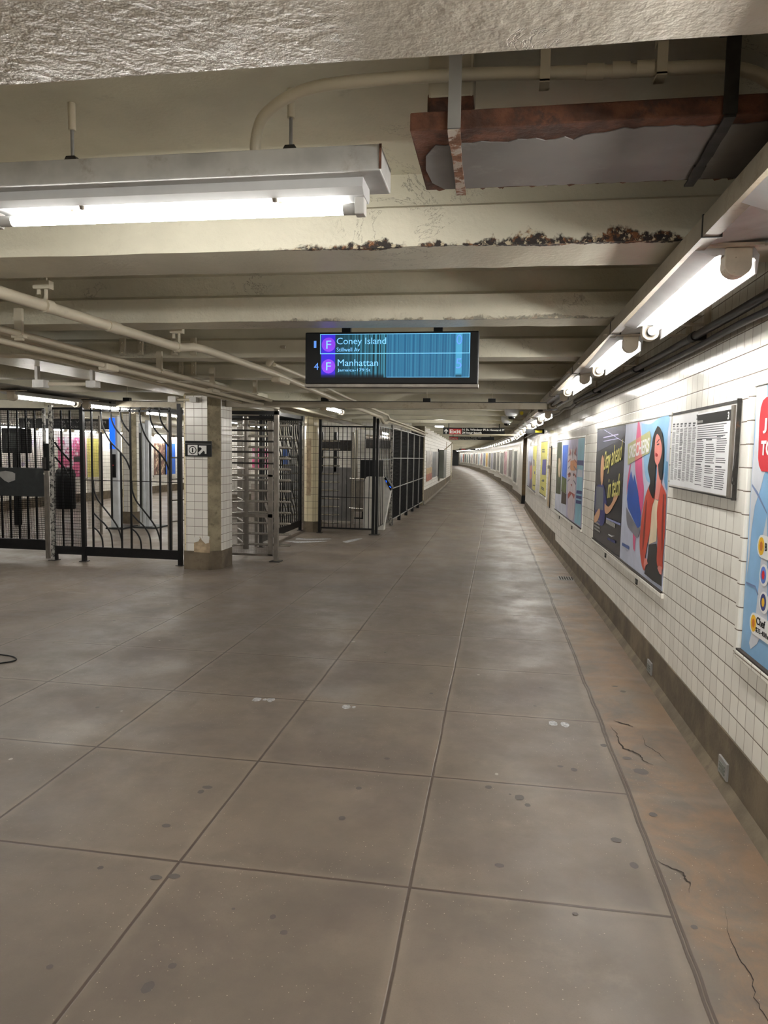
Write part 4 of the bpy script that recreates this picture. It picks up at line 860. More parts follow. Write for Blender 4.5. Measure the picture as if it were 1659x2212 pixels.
# ================================================================ turnstiles
def turnstile(label, c, z0, zr, levels, r_arm, ang0, mat='steel'):
    t = thing('revolving_turnstile', label, 'turnstile', (c[0], c[1], 0))
    MB().tube([(c[0], c[1], .06), (c[0], c[1], 2.05)], .045, 16).build('rotor_post', 'steel_dull', t)
    for k in range(3):
        a = math.radians(ang0+120*k); d = (math.cos(a), math.sin(a))
        for z in levels:
            MB().tube([(c[0]+d[0]*.03, c[1]+d[1]*.03, z), (c[0]+d[0]*(r_arm-.02), c[1]+d[1]*(r_arm-.02), z), (c[0]+d[0]*r_arm, c[1]+d[1]*r_arm, z)], [.0185, .0185, .012], 10).build('rotor_arm', mat, t)
    return t
LV = [1.925-.1625*i for i in range(12)]
t = turnstile('full-height steel turnstile with many horizontal bars, directly right of the tiled column', (-3.74, 10.3), 0, 2, LV, .70, 0)
MB().box(-3.075, -3.015, 9.58, 9.64, 0, 2.12).build('frame_post', 'steel_dull', t, bevel=.004)
MB().box(-3.12, -2.97, 9.53, 9.69, 0, .012).build('foot_plate', 'dark_iron', t)
MB().box(-3.165, -3.10, 9.60, 9.64, .08, 1.95).build('frame_post', 'steel_dull', t)
for z in (1.985, 1.83, 1.68, 1.53, 1.375): MB().tube([(-4.0, 9.66, z), (-3.09, 9.60, z)], .0135, 8).build('barrier_bar', 'dark_iron', t)
for z, h in ((1.205, .03), (.643, .05), (.085, .03)): MB().box(-4.0, -3.09, 9.60, 9.625, z-h/2, z+h/2).build('frame_rail', 'steel_dull', t)
wiremesh((0, 9.63), (1, 0), -4.0, -3.17, .09, 1.2, .0095, .0095, .0009).build('perforated_sheet', 'sheet_dark', t)
MB().box(-4.6, -3.0, 9.58, 9.66, 2.05, 2.10).box(-3.1, -3.02, 9.62, 10.9, 2.04, 2.09).box(-4.6, -3.0, 10.8, 10.9, 2.02, 2.09).build('top_frame', 'black_paint', t)
MB().box(-4.14, -4.06, 11.0, 11.06, 0, 2.05).box(-3.83, -3.79, 10.95, 10.99, 0, 2.05).build('rear_post', 'steel_dull', t)
MB().box(-4.95, -4.9, 10.2, 10.26, 0, 2.08).build('rear_post', 'steel_dull', t)
for z in LV[1:-1:2]:
    MB().tube(catmull([(-4.1, 11.0, z-.02), (-4.45, 10.95, z-.02), (-4.75, 10.7, z-.02), (-4.9, 10.25, z-.02)], 4), .013, 6).build('cage_hoop', 'steel_dull', t)
LV2 = [1.75-.1676*i for i in range(11)]
t = turnstile('second full-height steel turnstile, further back behind the black bar cage', (-3.95, 14.3), 0, 2, LV2, .76, 0)
MB().box(-3.075, -3.01, 14.86, 14.92, 0, 1.95).build('frame_post', 'steel', t)
MB().box(-3.11, -2.97, 14.82, 14.96, 0, .012).build('foot_plate', 'steel_dull', t)
MB().box(-4.6, -3.05, 15.0, 15.05, .05, 1.2).build('back_panel', 'plate_grey', t)
MB().box(-4.0, -3.1, 14.98, 15.02, 1.55, 1.78).build('control_box', 'dark_iron', t, bevel=.01)
for xx in (-4.1, -3.75, -3.45): MB().box(xx-.03, xx+.03, 15.0, 15.05, 1.1, 1.95).build('rear_post', 'black_paint', t)

# ================================================================ bar cage in front of the fare gate
t = thing('bar_cage', 'black bar cage panel with tall posts standing before the fare gate', 'fence', (-2.8, 13.15, 0))
for xx, h in ((-3.31, 2.14), (-2.285, 2.2), (-2.225, 2.17)): MB().box(xx-.024, xx+.024, 13.12+(.03 if xx > -2.25 else 0), 13.18+(.03 if xx > -2.25 else 0), 0, h).build('post', 'black_paint', t)
MB().box(-2.35, -2.16, 13.08, 13.26, 0, .01).box(-3.36, -3.26, 13.1, 13.2, 0, .01).build('foot_plate', 'dark_iron', t)
for z, h in ((2.01, .03), (1.42, .014), (.69, .014), (.10, .03)): MB().box(-3.31, -2.285, 13.14, 13.16, z-h/2, z+h/2).build('rail', 'black_paint', t)
for i in range(1, 12): MB().box(-3.31+i*.0855-.006, -3.31+i*.0855+.006, 13.144, 13.156, .1, 2.01).build('bar', 'black_paint', t)
t = thing('bar_cage', 'side panel of black bars running from the tall double post back to the mesh fence', 'fence', (-2.2, 14, 0))
MB().box(-2.235, -2.185, 14.86, 14.91, 0, 2.12).build('post', 'worn_paint', t)
for z in (2.03, 1.40, .13): MB().bar((-2.22, 13.2, z), (-2.21, 14.86, z), .014).build('rail', 'black_paint', t)
for i in range(1, 8): MB().bar((-2.22, 13.2+i*.21, .13), (-2.22, 13.2+i*.21, 2.03), .011).build('bar', 'black_paint', t)
# fare gate
t = thing('fare_gate', 'slanted stainless steel fare gate with a blue-lit card reader', 'fare gate', (-2.35, 14.0, 0))
MB().prism([(-2.615, 0), (-2.20, 0), (-2.19, 1.055), (-2.56, 1.055), (-2.615, .95)], 'y', 13.9, 14.12).build('cabinet', 'cabinet_steel', t, bevel=.008)
MB().prism([(-2.20, .08), (-2.075, .79), (-2.19, 1.03)], 'y', 13.9, 14.10).build('slanted_wing', 'white_plastic', t)
MB().prism([(-2.205, 1.03), (-2.18, 1.06), (-2.045, .87), (-2.075, .79)], 'y', 13.88, 14.11).build('reader', 'sign_black', t)
for a, b in ((-2.165, .985), (-2.155, .965), (-2.09, .875), (-2.07, .86)): MB().box(a-.009, a+.009, 13.874, 13.88, b-.009, b+.009).build('reader_light', 'screen_blue', t)
for z in (1.0, .40): MB().tube([(-2.95, 14.2, z), (-2.62, 14.05, z)], .02, 10).build('gate_arm', 'steel', t)
t = thing('fare_gate', 'low steel barrier cabinet behind the gate arms', 'fare gate', (-2.9, 14.9, 0))
MB().box(-2.98, -2.64, 14.8, 14.98, .28, .94).build('cabinet', 'steel_dull', t, bevel=.01)
MB().box(-2.98, -2.64, 14.82, 14.86, .12, .15).box(-2.82, -2.79, 14.82, 14.86, .12, .3).build('legs', 'black_paint', t)
tag(MB().box(-3.50, -2.98, 18.1, 18.6, .0, 1.32).build('fare_machine', 'sign_black'), 'black machine standing behind the fare gate by the booth wall', 'machine')
tag(MB().box(-3.44, -2.7, 18.5, 18.56, 1.62, 1.86).build('lattice_sign', 'dark_iron'), 'dark lattice grille hanging in front of the white tiles behind the cage', 'grille')
tag(MB().tube([(-3.75, 18.8, 0), (-3.75, 18.8, 2.1)], .04, 10).build('stand_pipe', 'pipe_paint'), 'pale vertical pipe against the tiles behind the fare gate', 'pipe')
tag(MB().box(-2.56, -2.36, 18.9, 19.1, 0, 1.85).build('wooden_door_post', 'exposed_mortar'), 'tan vertical post behind the fare gate near the mesh fence', 'post')
tag(MB().tube(catmull([(-3.2, 17.3, 1.90), (-2.8, 17.0, 1.87), (-2.3, 16.9, 1.85)], 5), .055, 12).build('duct', 'steel'), 'shiny round duct crossing behind the bar cage', 'duct')
# black mesh fence
t = thing('mesh_fence', 'long black mesh fence in square panels running back along the passage', 'fence', (-2.2, 17.9, 0))
A = (-2.205, 14.95); Bf = (-2.15, 20.85); L = Bf[1]-A[1]; uu = ((Bf[0]-A[0])/L, 1.0)
wiremesh((A[0]-.01, A[1]), uu, 0, L, .12, 2.02, .012, .03, .0026).build('wire_mesh', 'black_wire', t)
for i in range(6):
    q = L*i/5.0; x = A[0]+uu[0]*q; yq = A[1]+q; tt = 2.10-.012*q
    MB().box(x-.01, x+.018, yq-.014, yq+.014, .12, tt).build('post', 'galvanised' if i else 'black_paint', t)
    MB().box(x-.04, x+.03, yq-.05, yq+.05, 0, .13).build('foot', 'black_paint', t)
for z0, z1 in ((.12, .10), (.78, .80), (1.42, 1.36), (2.05, 1.98)):
    MB().bar((A[0]+.012, A[1], z0), (Bf[0]+.012, Bf[1], z1), .018).build('rail', 'galvanised', t)
# ================================================================ hall behind the fences
lx = lamp('hall lamp', None, 1.18, lip=False)
bpy.context.view_layer.update()
spots = [(-5.15, 7.0), (-5.15, 8.4), (-5.15, 9.85), (-5.15, 11.3), (-5.15, 12.8), (-5.15, 14.3), (-5.15, 5.3)]
LB = ['bright tube lamp over the mesh gate at the left edge', 'tube lamp glimpsed above the curved-bar fence, first behind it', 'tube lamp behind the right half of the curved-bar fence', None, None, None, 'tube lamp whose end shows at the extreme left edge']
for i, (x, y) in enumerate(spots):
    lb = LB[i] or 'lamp in the row seen through the fences'
    if i == 0: lx.location = (x, y, 2.09); lx['label'] = lb
    else: copy_tree(lx, (x, y, 2.09-.006*(y-7)), 0, lb, None if LB[i] else 'lamps in the row behind the fences')
raceway('lamp_raceway', 'metal raceway above the lamps left of the tiled column', [(-5.32, -6, 2.23), (-5.32, 6.8, 2.165), (-5.32, 8.9, 2.15), (-5.32, 16, 2.08)])
for y in (-5, -3, -1, 1, 3): copy_tree(lx, (-5.15, y, 2.12), 0, 'hall lamp out of view on the left', 'hall lamps out of view')
copy_tree(lx, (-2.42, 9.75, 2.16), 0, 'bright lamp hanging over the space between the two turnstiles', None)
copy_tree(lx, (-2.75, 16.6, 1.98), 0, 'lamp behind the bar cage above the fare gate', None)
y = 8.5
while y < 29: copy_tree(lx, (-11.15, y, 1.98-.004*(y-9)), 0, 'lamp in the row over the far left tiled wall', 'lamps over the far left tiled wall'); y += 1.5
for (x, y) in ((-8.2, 15.5), (-8.2, 18.5), (-8.2, 21.5), (-6.8, 24), (-6.8, 27)): copy_tree(lx, (x, y, 2.05), 0, 'lamp deep in the hall beyond the fences', 'lamps deep in the hall')
# kiosks
t = thing('information_kiosk', 'tall grey kiosk with a bright blue screen behind the curved-bar fence', 'kiosk', (-7.2, 12.7, 0))
MB().box(-7.27, -7.10, 12.6, 12.72, 0, 2.14).build('body', 'kiosk_grey', t, bevel=.02)
MB().box(-7.265, -7.155, 12.588, 12.60, 1.52, 2.10).build('screen', 'screen_blue', t)
MB().box(-7.235, -7.145, 12.58, 12.60, .98, 1.42).build('speaker_panel', 'sign_black', t, bevel=.005)
MB().box(-7.20, -7.18, 12.572, 12.58, 1.20, 1.22).build('call_button', 'sign_red', t)
MB().box(-7.32, -6.98, 12.5, 13.1, 0, .03).build('base_plate', 'black_panel', t)
t = thing('information_kiosk', 'second pale grey kiosk with its back turned, right of the blue-screen kiosk', 'kiosk', (-6.3, 13.0, 0))
MB().box(-6.84, -6.72, 12.9, 13.02, 0, 2.02).box(-6.72, -6.64, 12.92, 13.05, 0, 2.08).build('body', 'kiosk_grey', t, bevel=.015)
MB().box(-6.78, -6.77, 12.888, 12.9, .1, 1.95).build('seam', 'cabinet_grey', t)
MB().box(-6.92, -6.45, 12.8, 13.3, 0, .03).build('base_plate', 'black_panel', t)
t = thing('mesh_partition', 'open grey mesh door seen behind the curved-bar fence', 'gate', (-7.6, 11.7, 0))
MB().box(-6.96, -6.93, 11.7, 11.74, 0, 2.1).build('frame', 'steel_dull', t)
wiremesh((0, 11.72), (1, 0), -7.2, -6.95, .1, 2.0, .02, .02).build('wire_mesh', 'steel_dull', t)
t = thing('trash_bin', 'black domed trash bin behind the narrow mesh panel', 'bin', (-10.6, 16.3, 0))
MB().lathe((-10.6, 16.3, 0), [(.001, 0), (.23, 0), (.23, .86), (.22, .94), (.15, 1.0), (.001, 1.02)], 20).build('body', 'sign_black', t)
MB().lathe((-10.6, 16.3, 0), [(.236, .80), (.24, .86)], 20).build('rim', 'black_panel', t)
t = thing('ticket_machine', 'dark screen on a stand seen through the mesh gate', 'machine', (-9.3, 12.5, 0))
MB().box(-9.46, -9.02, 12.5, 12.8, 1.40, 1.88).build('body', 'sign_black', t, bevel=.02)
MB().box(-9.36, -9.12, 12.485, 12.5, 1.5, 1.78).build('display', 'black_panel', t)
MB().box(-9.3, -9.2, 12.6, 12.7, 0, 1.4).build('stand', 'sign_black', t)
t = thing('exit_sign', 'dark hanging sign with a white arrow, seen through the mesh gate', 'sign'); frame(t, (-10.6, 14.6, 1.93), (1, 0, 0), (0, -1, 0))
MB().box(0, 2.4, 0, .22, -.05, 0).build('panel', 'sign_black', t, local=True)
MB().poly([(.20+a*.9, .03+b*.9) for a, b in [(.04, 0), (.06, 0), (.06, .1), (.09, .07), (.105, .085), (.05, .15), (-.005, .085), (.01, .07), (.04, .1)]], .001, .004).build('arrow', 'sign_white_dim', t, local=True)
text('street_names', '16 St, Windsor Pl', (1.0, .12, 2.1, .18), 'sign_white_dim', t, .002); text('street_names', '24 hour booth', (1.0, .03, 1.9, .09), 'sign_white_dim', t, .002)
# cabinet and furniture of the left passage wall
t = thing('electrical_cabinet', 'tall grey electrical cabinet fixed to the left passage wall', 'cabinet', (-2.2, 28.4, 0))
MB().box(-2.33, -2.06, 27.6, 28.9, .52, 1.62).build('body', 'cabinet_grey', t, bevel=.01)
MB().box(-2.33, -2.29, 28.0, 28.1, 0, .52).build('conduit_drop', 'cabinet_grey', t)
MB().bar((-2.1, 28.2, 1.62), (-1.75, 28.0, 1.92), .03).build('conduit', 'pipe_paint', t)
tag(MB().box(-2.30, -2.24, 27.25, 27.45, .6, 1.65).build('dark_panel', 'sign_black'), 'black strip panel beside the grey electrical cabinet', 'panel')
t = thing('poster', 'tall faded poster with red foot, first on the left passage wall', 'poster', (-2.16, 22, .65))
for nm, (a, b), c in (('sheet', (21.6, 22.6), 'poster_grey1'), ('sheet', (22.75, 23.7), 'poster_grey2')):
    M('poster_grey1', (176, 172, 168), .4, var=.25, vs=5); M('poster_grey2', (190, 184, 176), .4, var=.3, vs=7); M('poster_red', (166, 96, 78), .4, var=.2); M('poster_tan', (196, 168, 120), .4, var=.2)
    xx = interp(WL, a)
    MB().box(xx-.02, xx+.015, a, b, .64, 1.58).build(nm, c, t)
    MB().box(xx+.015, xx+.018, a, b, .64, .86).build('red_foot', 'poster_red', t)
    MB().box(xx+.015, xx+.018, a, b, .86, 1.05).build('tan_band', 'poster_tan', t)
M('poster_slate', (98, 106, 112), .3, var=.3, vs=3)
tag(MB().box(-2.25, -2.205, 23.8, 25.6, .66, 1.55).build('poster', 'poster_slate'), 'slate grey glossy poster next to the faded red one on the left passage wall', 'poster')
tag(MB().box(-2.29, -2.225, 25.9, 26.9, .65, 1.55).build('poster', 'galvanised'), 'pale grey glossy poster beside the black strip panel', 'poster')
tag(MB().box(-2.50, -2.40, 33.5, 33.6, 0, 2.0).build('stand_pipe', 'exposed_mortar'), 'tan vertical post on the left passage wall beyond the cabinet', 'post')
t = thing('hand_rail', 'thin metal post and rail where the left passage wall ends', 'railing', (-2.38, 38, 0))
MB().tube([(-2.42, 37.5, 0), (-2.42, 37.5, 2.0)], .03, 8).build('post', 'pipe_paint', t); MB().bar((-2.42, 37.5, .98), (-2.9, 44, .9), .03).build('rail', 'pipe_paint', t)

# ================================================================ posters on the right wall
def wall_frame(t, y_left, y_right, z, off=.012):
    xl, xr = wallx(y_left)-off, wallx(y_right)-off
    u = Vector((xr-xl, y_right-y_left, 0)).normalized(); n = Vector((u.y, -u.x, 0))
    frame(t, (xl, y_left, z), u, n)
def sheet(t, W, H, mat, z0=-.012):
    MB().box(0, W, 0, H, z0, 0).build('sheet', mat, t, local=True)
def sill(label, y0, y1, z0, z1, off=.016, wl=.018):
    """projecting bullnose tile frame around an advertising panel"""
    t = thing('tile_surround', label, 'tile frame'); wall_frame(t, y0, y1, z0, 0.0)
    W = (Vector((wallx(y0), y0, 0))-Vector((wallx(y1), y1, 0))).length; H = z1-z0
    MB().box(-.02, W+.02, -.045, -.006, -.01, off+.004).build('bottom_tiles', 'surround_tile', t, local=True, bevel=.008)
    MB().box(-.02, W+.02, H+.004, H+.022, -.01, off*.5).build('top_tiles', 'surround_tile', t, local=True, bevel=.003)
    MB().box(-wl, -.004, -.045, H+.022, -.01, off*(.5 if wl < .03 else .9)).build('side_tiles', 'surround_tile', t, local=True, bevel=.003 if wl < .03 else .012)
    MB().box(W+.004, W+.018, -.045, H+.022, -.01, off*.4).build('side_tiles', 'surround_tile', t, local=True, bevel=.003)
    MB().box(-.004, W+.004, -.008, .0, 0, off+.002).build('dark_gap', 'crack_dark', t, local=True)
    return t
sill('glossy tile surround of the paired tech and shoe adverts', 8.07, 4.985, .675, 1.855)
sill('glossy tile surround of the paired nature and tiger-striped posters', 12.08, 8.96, .675, 1.785)
sill('projecting tile surround at the edge of the blue map advert', 3.455, 1.93, .715, 1.905, .022, .062)
sill('tile surround of the single yellow poster', 15.2, 13.75, .76, 1.80)
sill('tile surround of the half-yellow double poster before the recess', 19.9, 16.4, .69, 1.75)
for nm, c, r in (('sk_bg', (198, 204, 226), .3), ('sk_blue', (140, 186, 222), .3), ('sk_blue2', (92, 150, 194), .3), ('sk_pink', (222, 88, 140), .3), ('sk_khaki', (186, 188, 134), .3), ('sk_coral', (226, 130, 126), .3), ('sk_shoe', (38, 84, 178), .3), ('sk_shadow', (120, 120, 132), .3),
                 ('hair', (18, 18, 22), .3), ('skin_pink', (226, 138, 128), .35), ('skin_shade', (176, 72, 66), .35), ('lip', (170, 30, 40), .3), ('jacket', (196, 70, 52), .35), ('jacket_dark', (122, 38, 34), .35), ('shirt_cream', (226, 206, 178), .4), ('pants_black', (34, 34, 36), .4), ('navy_bar', (70, 92, 150), .4),
                 ('dk_bg', (30, 34, 46), .25), ('dk_top', (78, 82, 102), .25), ('dk_blue', (42, 48, 112), .35), ('skin_warm', (206, 158, 122), .35), ('laptop_grey', (104, 108, 116), .35), ('yellow_letters', (214, 206, 116), .4), ('lilac', (140, 146, 196), .4),
                 ('p3_white', (204, 208, 224), .3), ('p3_sky', (60, 112, 214), .3), ('p3_cyan', (140, 198, 220), .3), ('p3_lav', (184, 178, 208), .3), ('p3_face', (214, 200, 206), .3), ('p3_orange', (224, 150, 92), .3), ('p3_red', (176, 84, 78), .3), ('p3_navy', (46, 58, 132), .3), ('p3_grey', (128, 124, 142), .3),
                 ('poster_yellow', (224, 216, 112), .3), ('violet', (84, 84, 160), .3), ('salmon', (214, 128, 116), .3), ('plum', (110, 96, 130), .3),
                 ('map_blue', (138, 184, 226), .3), ('map_land', (208, 212, 222), .3), ('map_road', (112, 132, 176), .3), ('map_red', (206, 30, 48), .3), ('pill_white', (240, 240, 242), .3), ('icon_yellow', (240, 190, 40), .3), ('icon_blue', (96, 130, 214), .3), ('icon_dark', (60, 70, 130), .3), ('bun', (196, 110, 40), .4)):
    M(nm, c, r, 0, .07, 5)
M('p3_trees', (70, 84, 52), .3, 0, .5, 14, dirt=((30, 32, 26), 10, .5, .6)); M('p3_green', (86, 104, 50), .3, 0, .4, 12); M('p3_dark', (54, 44, 38), .3, 0, .4, 12)
def art(t, key, items, n0=.0006):
    for i, (k, mat, sm) in enumerate(items):
        nm = ART_NAMES.get(k, k)
        poly(nm, ART[key][k], mat, t, n=n0+.0004*i, th=.0004, smooth=sm)
ART_NAMES = dict(wash='blue_wash', wash2='blue_wash', pink='pink_stroke', pink2='pink_stroke', pink3='pink_stroke', band='brush_band', bandpink='brush_band', shoe='blue_shape', neck='neck', jacketl='jacket_side', jacketr='jacket_side', fold1='jacket_fold', fold2='jacket_fold', handl='hand', handr='hand', bar='caption_bar',
                 top='ceiling_area', line1='light_line', box='caption_box', box2='caption_box', strip='caption_strip', logo='logo_mark', swoosh='logo_swoosh', tags='caption_tag', tags2='caption_tag', words='small_print', words2='small_print', sky='sky_photo', green='meadow_photo', dark='pond_photo', trees='forest_photo', bark='tree_bark', cyan='cyan_side', animal='striped_face', orange='orange_patch', red='red_patch', red2='red_patch', greybody='grey_body', head1='headline', navy1='caption_box', navy2='caption_box', navy3='caption_box', cap='caption_block',
                 sq='violet_square', t1='small_print', t2='small_print', t3='small_print', yellow='yellow_half', fig='salmon_figure', fig2='salmon_figure', land='map_land', land2='map_land', road='map_road', road2='map_road', red_='red_banner', pillB='label_pill', pill2='label_pill', pill3='label_pill', pill4='label_pill', icB='round_icon', ic2='round_icon', ic3='round_icon', ic4='round_icon')
# shoe advert with the painted woman
t = thing('advert_poster', 'light blue shoe advert with a painted woman in a red jacket and black hair', 'poster'); wall_frame(t, 6.53, 4.985, .68, .006)
sheet(t, 1.535, 1.17, 'sk_bg')
A_ = ART['SK']
ART['SK'] = {k: [(x-5, y-25) for x, y in v] for k, v in A_.items()}
art(t, 'SK', [('wash', 'sk_blue', 1), ('wash2', 'sk_blue2', 0), ('pink', 'sk_pink', 1), ('pink2', 'sk_pink', 1), ('pink3', 'sk_pink', 0), ('shadow', 'sk_shadow', 1), ('shoe', 'sk_shoe', 0), ('band', 'sk_khaki', 0), ('bandpink', 'sk_coral', 0), ('bar', 'navy_bar', 0),
              ('pants', 'pants_black', 0), ('shirt', 'shirt_cream', 0), ('neck', 'skin_pink', 0), ('jacketl', 'jacket', 1), ('jacketr', 'jacket', 1), ('fold1', 'jacket_dark', 1), ('fold2', 'jacket_dark', 1), ('handl', 'skin_pink', 0), ('handr', 'skin_pink', 0), ('hair', 'hair', 1), ('face', 'skin_pink', 1), ('eye', 'hair', 0), ('brow', 'hair', 0), ('lips', 'lip', 1)])
text('headline', 'SKECHERS', (.225, .875, .97, .985), 'pill_white', t, .0046, bold=.02, rot=.08)
# tech advert
t = thing('advert_poster', 'dark tech advert with yellow headline and a man holding a laptop', 'poster'); wall_frame(t, 8.07, 6.535, .68, .006)
sheet(t, 1.535, 1.17, 'dk_bg')
ART['DK'] = {k: [(max(5, min(1530, (x-30)*.925)), max(5, min(1165, y-5))) for x, y in v] for k, v in ART['DK'].items()}
art(t, 'DK', [('top', 'dk_top', 0), ('line1', 'p3_lav', 0), ('box', 'p3_lav', 0), ('box2', 'p3_lav', 0), ('sweater', 'dk_blue', 1), ('head', 'skin_warm', 1), ('laptop', 'laptop_grey', 0), ('arm', 'skin_warm', 1), ('hand', 'skin_warm', 1), ('strip', 'lilac', 0), ('swoosh', 'pill_white', 0), ('tags', 'dk_blue', 0), ('tags2', 'dk_blue', 0)])
text('headline', 'Stay ahead', (.56, .69, 1.47, .93), 'yellow_letters', t, .007, shear=.25, bold=.005, rot=.13)
text('headline', 'in tech', (.84, .48, 1.44, .68), 'yellow_letters', t, .007, shear=.25, bold=.005, rot=.11)
m = MB()
for r in range(4):
    x = .10
    while x < .42: w_ = random.uniform(.02, .05); m.box(x, x+w_, .10+.035*r, .118+.035*r, .003, .0036); x += w_+.012
x = .80
while x < 1.25: w_ = random.uniform(.02, .06); m.box(x, x+w_, .235, .275, .003, .0036); x += w_+.008
m.build('small_print', 'sign_white_dim', t, local=True)
# nature / tiger posters
S = .5*1.0
A3 = ART['P3']; LFT = ('trees', 'bark', 'sky', 'green', 'dark')
ART['P3'] = {k: ([(max(2, (x-70)*.985), y-15) for x, y in v] if k in LFT else [(max(3, min(1530, (x-1650)*1.03)), y-15) for x, y in v]) for k, v in A3.items()}
t = thing('advert_poster', 'pale poster with photos of a forest and a blue sky beside the animal face', 'poster'); wall_frame(t, 12.07, 10.52, .68, .006)
sheet(t, 1.545, 1.10, 'p3_white')
art(t, 'P3', [('trees', 'p3_trees', 0), ('bark', 'exposed_mortar', 1), ('sky', 'p3_sky', 0), ('green', 'p3_green', 0), ('dark', 'p3_dark', 0)])
t = thing('advert_poster', 'lavender and cyan poster with an orange animal face and navy boxes', 'poster'); wall_frame(t, 10.515, 8.97, .68, .006)
sheet(t, 1.54, 1.10, 'p3_lav')
art(t, 'P3', [('cyan', 'p3_cyan', 0), ('greybody', 'p3_grey', 1), ('animal', 'p3_face', 1), ('orange', 'p3_orange', 1), ('red', 'p3_red', 1), ('red2', 'p3_red', 0), ('head1', 'p3_navy', 0), ('cap', 'p3_white', 0), ('navy1', 'p3_navy', 0), ('navy2', 'p3_navy', 0), ('navy3', 'p3_navy', 0)])
ax_ = [p[0] for p in ART['P3']['animal']]; ay_ = [p[1] for p in ART['P3']['animal']]
fx0, fx1, fy0, fy1 = min(ax_)/1000, max(ax_)/1000, min(ay_)/1000, max(ay_)/1000
fw, fh = fx1-fx0, fy1-fy0
def fp(u_, v_): return (fx0+fw*u_, fy0+fh*v_)
for sx in (-1, 1):
    poly('eye', [fp(.5+sx*.20+.07*math.cos(i*.785), .60+.018*math.sin(i*.785)) for i in range(8)], 'hair', t, n=.0058, th=.0004, mm=False)
    for j in range(5):
        v0 = .50+.09*j; poly('face_stripe', [fp(.5+sx*.46, v0), fp(.5+sx*.22, v0+.035), fp(.5+sx*.18, v0+.028), fp(.5+sx*.44, v0-.022)], 'p3_red' if j % 2 else 'p3_grey', t, n=.0058, th=.0004, mm=False)
    poly('ear', [fp(.5+sx*.30, .84), fp(.5+sx*.40, .97), fp(.5+sx*.16, .88)], 'p3_red', t, n=.0058, th=.0004, mm=False)
poly('nose', [fp(.42, .47), fp(.58, .47), fp(.5, .435)], 'skin_shade', t, n=.0058, th=.0004, mm=False)
poly('horn_mark', [fp(.47, .90), fp(.5, 1.0), fp(.53, .90), fp(.5, .80)], 'hair', t, n=.0058, th=.0004, mm=False)
# yellow posters
ART['Y1'] = {k: [(max(2, min(1440, (x+60)*.9)), max(2, y-10)) for x, y in v] for k, v in ART['Y1'].items()}
t = thing('advert_poster', 'all-yellow poster with a violet square in its middle', 'poster'); wall_frame(t, 15.19, 13.76, .765, .006)
sheet(t, 1.43, 1.03, 'poster_yellow')
art(t, 'Y1', [('sq', 'violet', 0), ('t2', 'cabinet_grey', 0)])
m = MB()
for (x0, x1, z) in ((.25, .85, .87), (.25, .85, .83), (.4, .75, .25), (.3, 1.0, .12), (.3, 1.0, .09)):
    x = x0
    while x < x1: w_ = random.uniform(.02, .06); m.box(x, x+w_, z, z+.022, .001, .0016); x += w_+.01
m.build('small_print', 'cabinet_grey', t, local=True)
t = thing('advert_poster', 'double poster, violet and salmon figure beside a yellow half, last before the recess', 'poster'); wall_frame(t, 19.9, 16.42, .70, .006)
sheet(t, 3.48, 1.04, 'sk_bg')
ART['Y2'] = {k: [(max(2, min(3478, (x+100)*.95)), max(2, min(1038, y-5))) for x, y in v] for k, v in ART['Y2'].items()}
art(t, 'Y2', [('yellow', 'poster_yellow', 0), ('fig', 'plum', 1), ('fig2', 'salmon', 1), ('t1', 'violet', 0), ('t2', 'violet', 0), ('t3', 'cabinet_grey', 0)])
# map advert at the right edge
t = thing('advert_poster', 'blue city map advert with a red banner and food icons at the right edge', 'poster'); wall_frame(t, 3.45, 1.935, .712, .004)
sheet(t, 1.51, 1.192, 'map_blue')
mp = ART['MP']
ext = dict(mp)
ext['land'] = mp['land']; ext['red_'] = [(62, 1040), (70, 1100), (90, 1128), (130, 1140), (1380, 1140), (1420, 1100), (1420, 860), (1380, 822), (125, 822), (92, 845), (75, 880)]
ext['land3'] = [(330, 700), (420, 760), (700, 740), (1100, 800), (1400, 700), (1450, 200), (1100, 120), (700, 160), (400, 240), (340, 420)]
ART['MP'] = ext
art(t, 'MP', [('land', 'map_land', 0), ('land2', 'map_land', 0), ('land3', 'map_land', 1), ('road', 'map_road', 0), ('road2', 'map_road', 0), ('red_', 'map_red', 0)])
def pill(x0, x1, yc, h, icon, inner=None):
    n = .0034
    MB().poly([(x0+h*.5+h*.5*math.cos(math.pi*(.5+i/8)), yc+h*.5*math.sin(math.pi*(.5+i/8))) for i in range(9)]+[(x1-h*.5+h*.5*math.cos(math.pi*(-.5+i/8)), yc+h*.5*math.sin(math.pi*(-.5+i/8))) for i in range(9)], n, n+.0006).build('label_pill', 'pill_white', t, local=True)
    MB().poly([(x0+h*.5+h*.36*math.cos(i*.3927), yc+h*.40*math.sin(i*.3927)) for i in range(16)], n+.0007, n+.0011).build('round_icon', icon, t, local=True)
    if inner: MB().poly([(x0+h*.5+h*.18*math.cos(i*.785), yc+h*.22*math.sin(i*.785)) for i in range(8)], n+.0012, n+.0016).build('icon_food', inner, t, local=True)
pill(.135, .52, .502, .098, 'icon_yellow', 'bun'); text('label_text', 'B', (.228, .488, .252, .522), 'sign_black', t, .0042, bold=.02)
pill(.182, .285, .384, .092, 'icon_blue', 'map_red'); pill(.200, .305, .270, .092, 'icon_dark', 'icon_yellow')
pill(.102, .40, .157, .094, 'icon_yellow', 'bun')
text('label_text', 'Chef', (.182, .162, .285, .196), 'sign_black', t, .0042, bold=.02); text('label_text', '$35-40/hr', (.180, .125, .335, .150), 'sign_black', t, .0042, bold=.01)
text('banner_text', 'J', (.118, .985, .160, 1.05), 'pill_white', t, .0042, bold=.04); text('banner_text', 'TO', (.108, .890, .24, .955), 'pill_white', t, .0042, bold=.04)
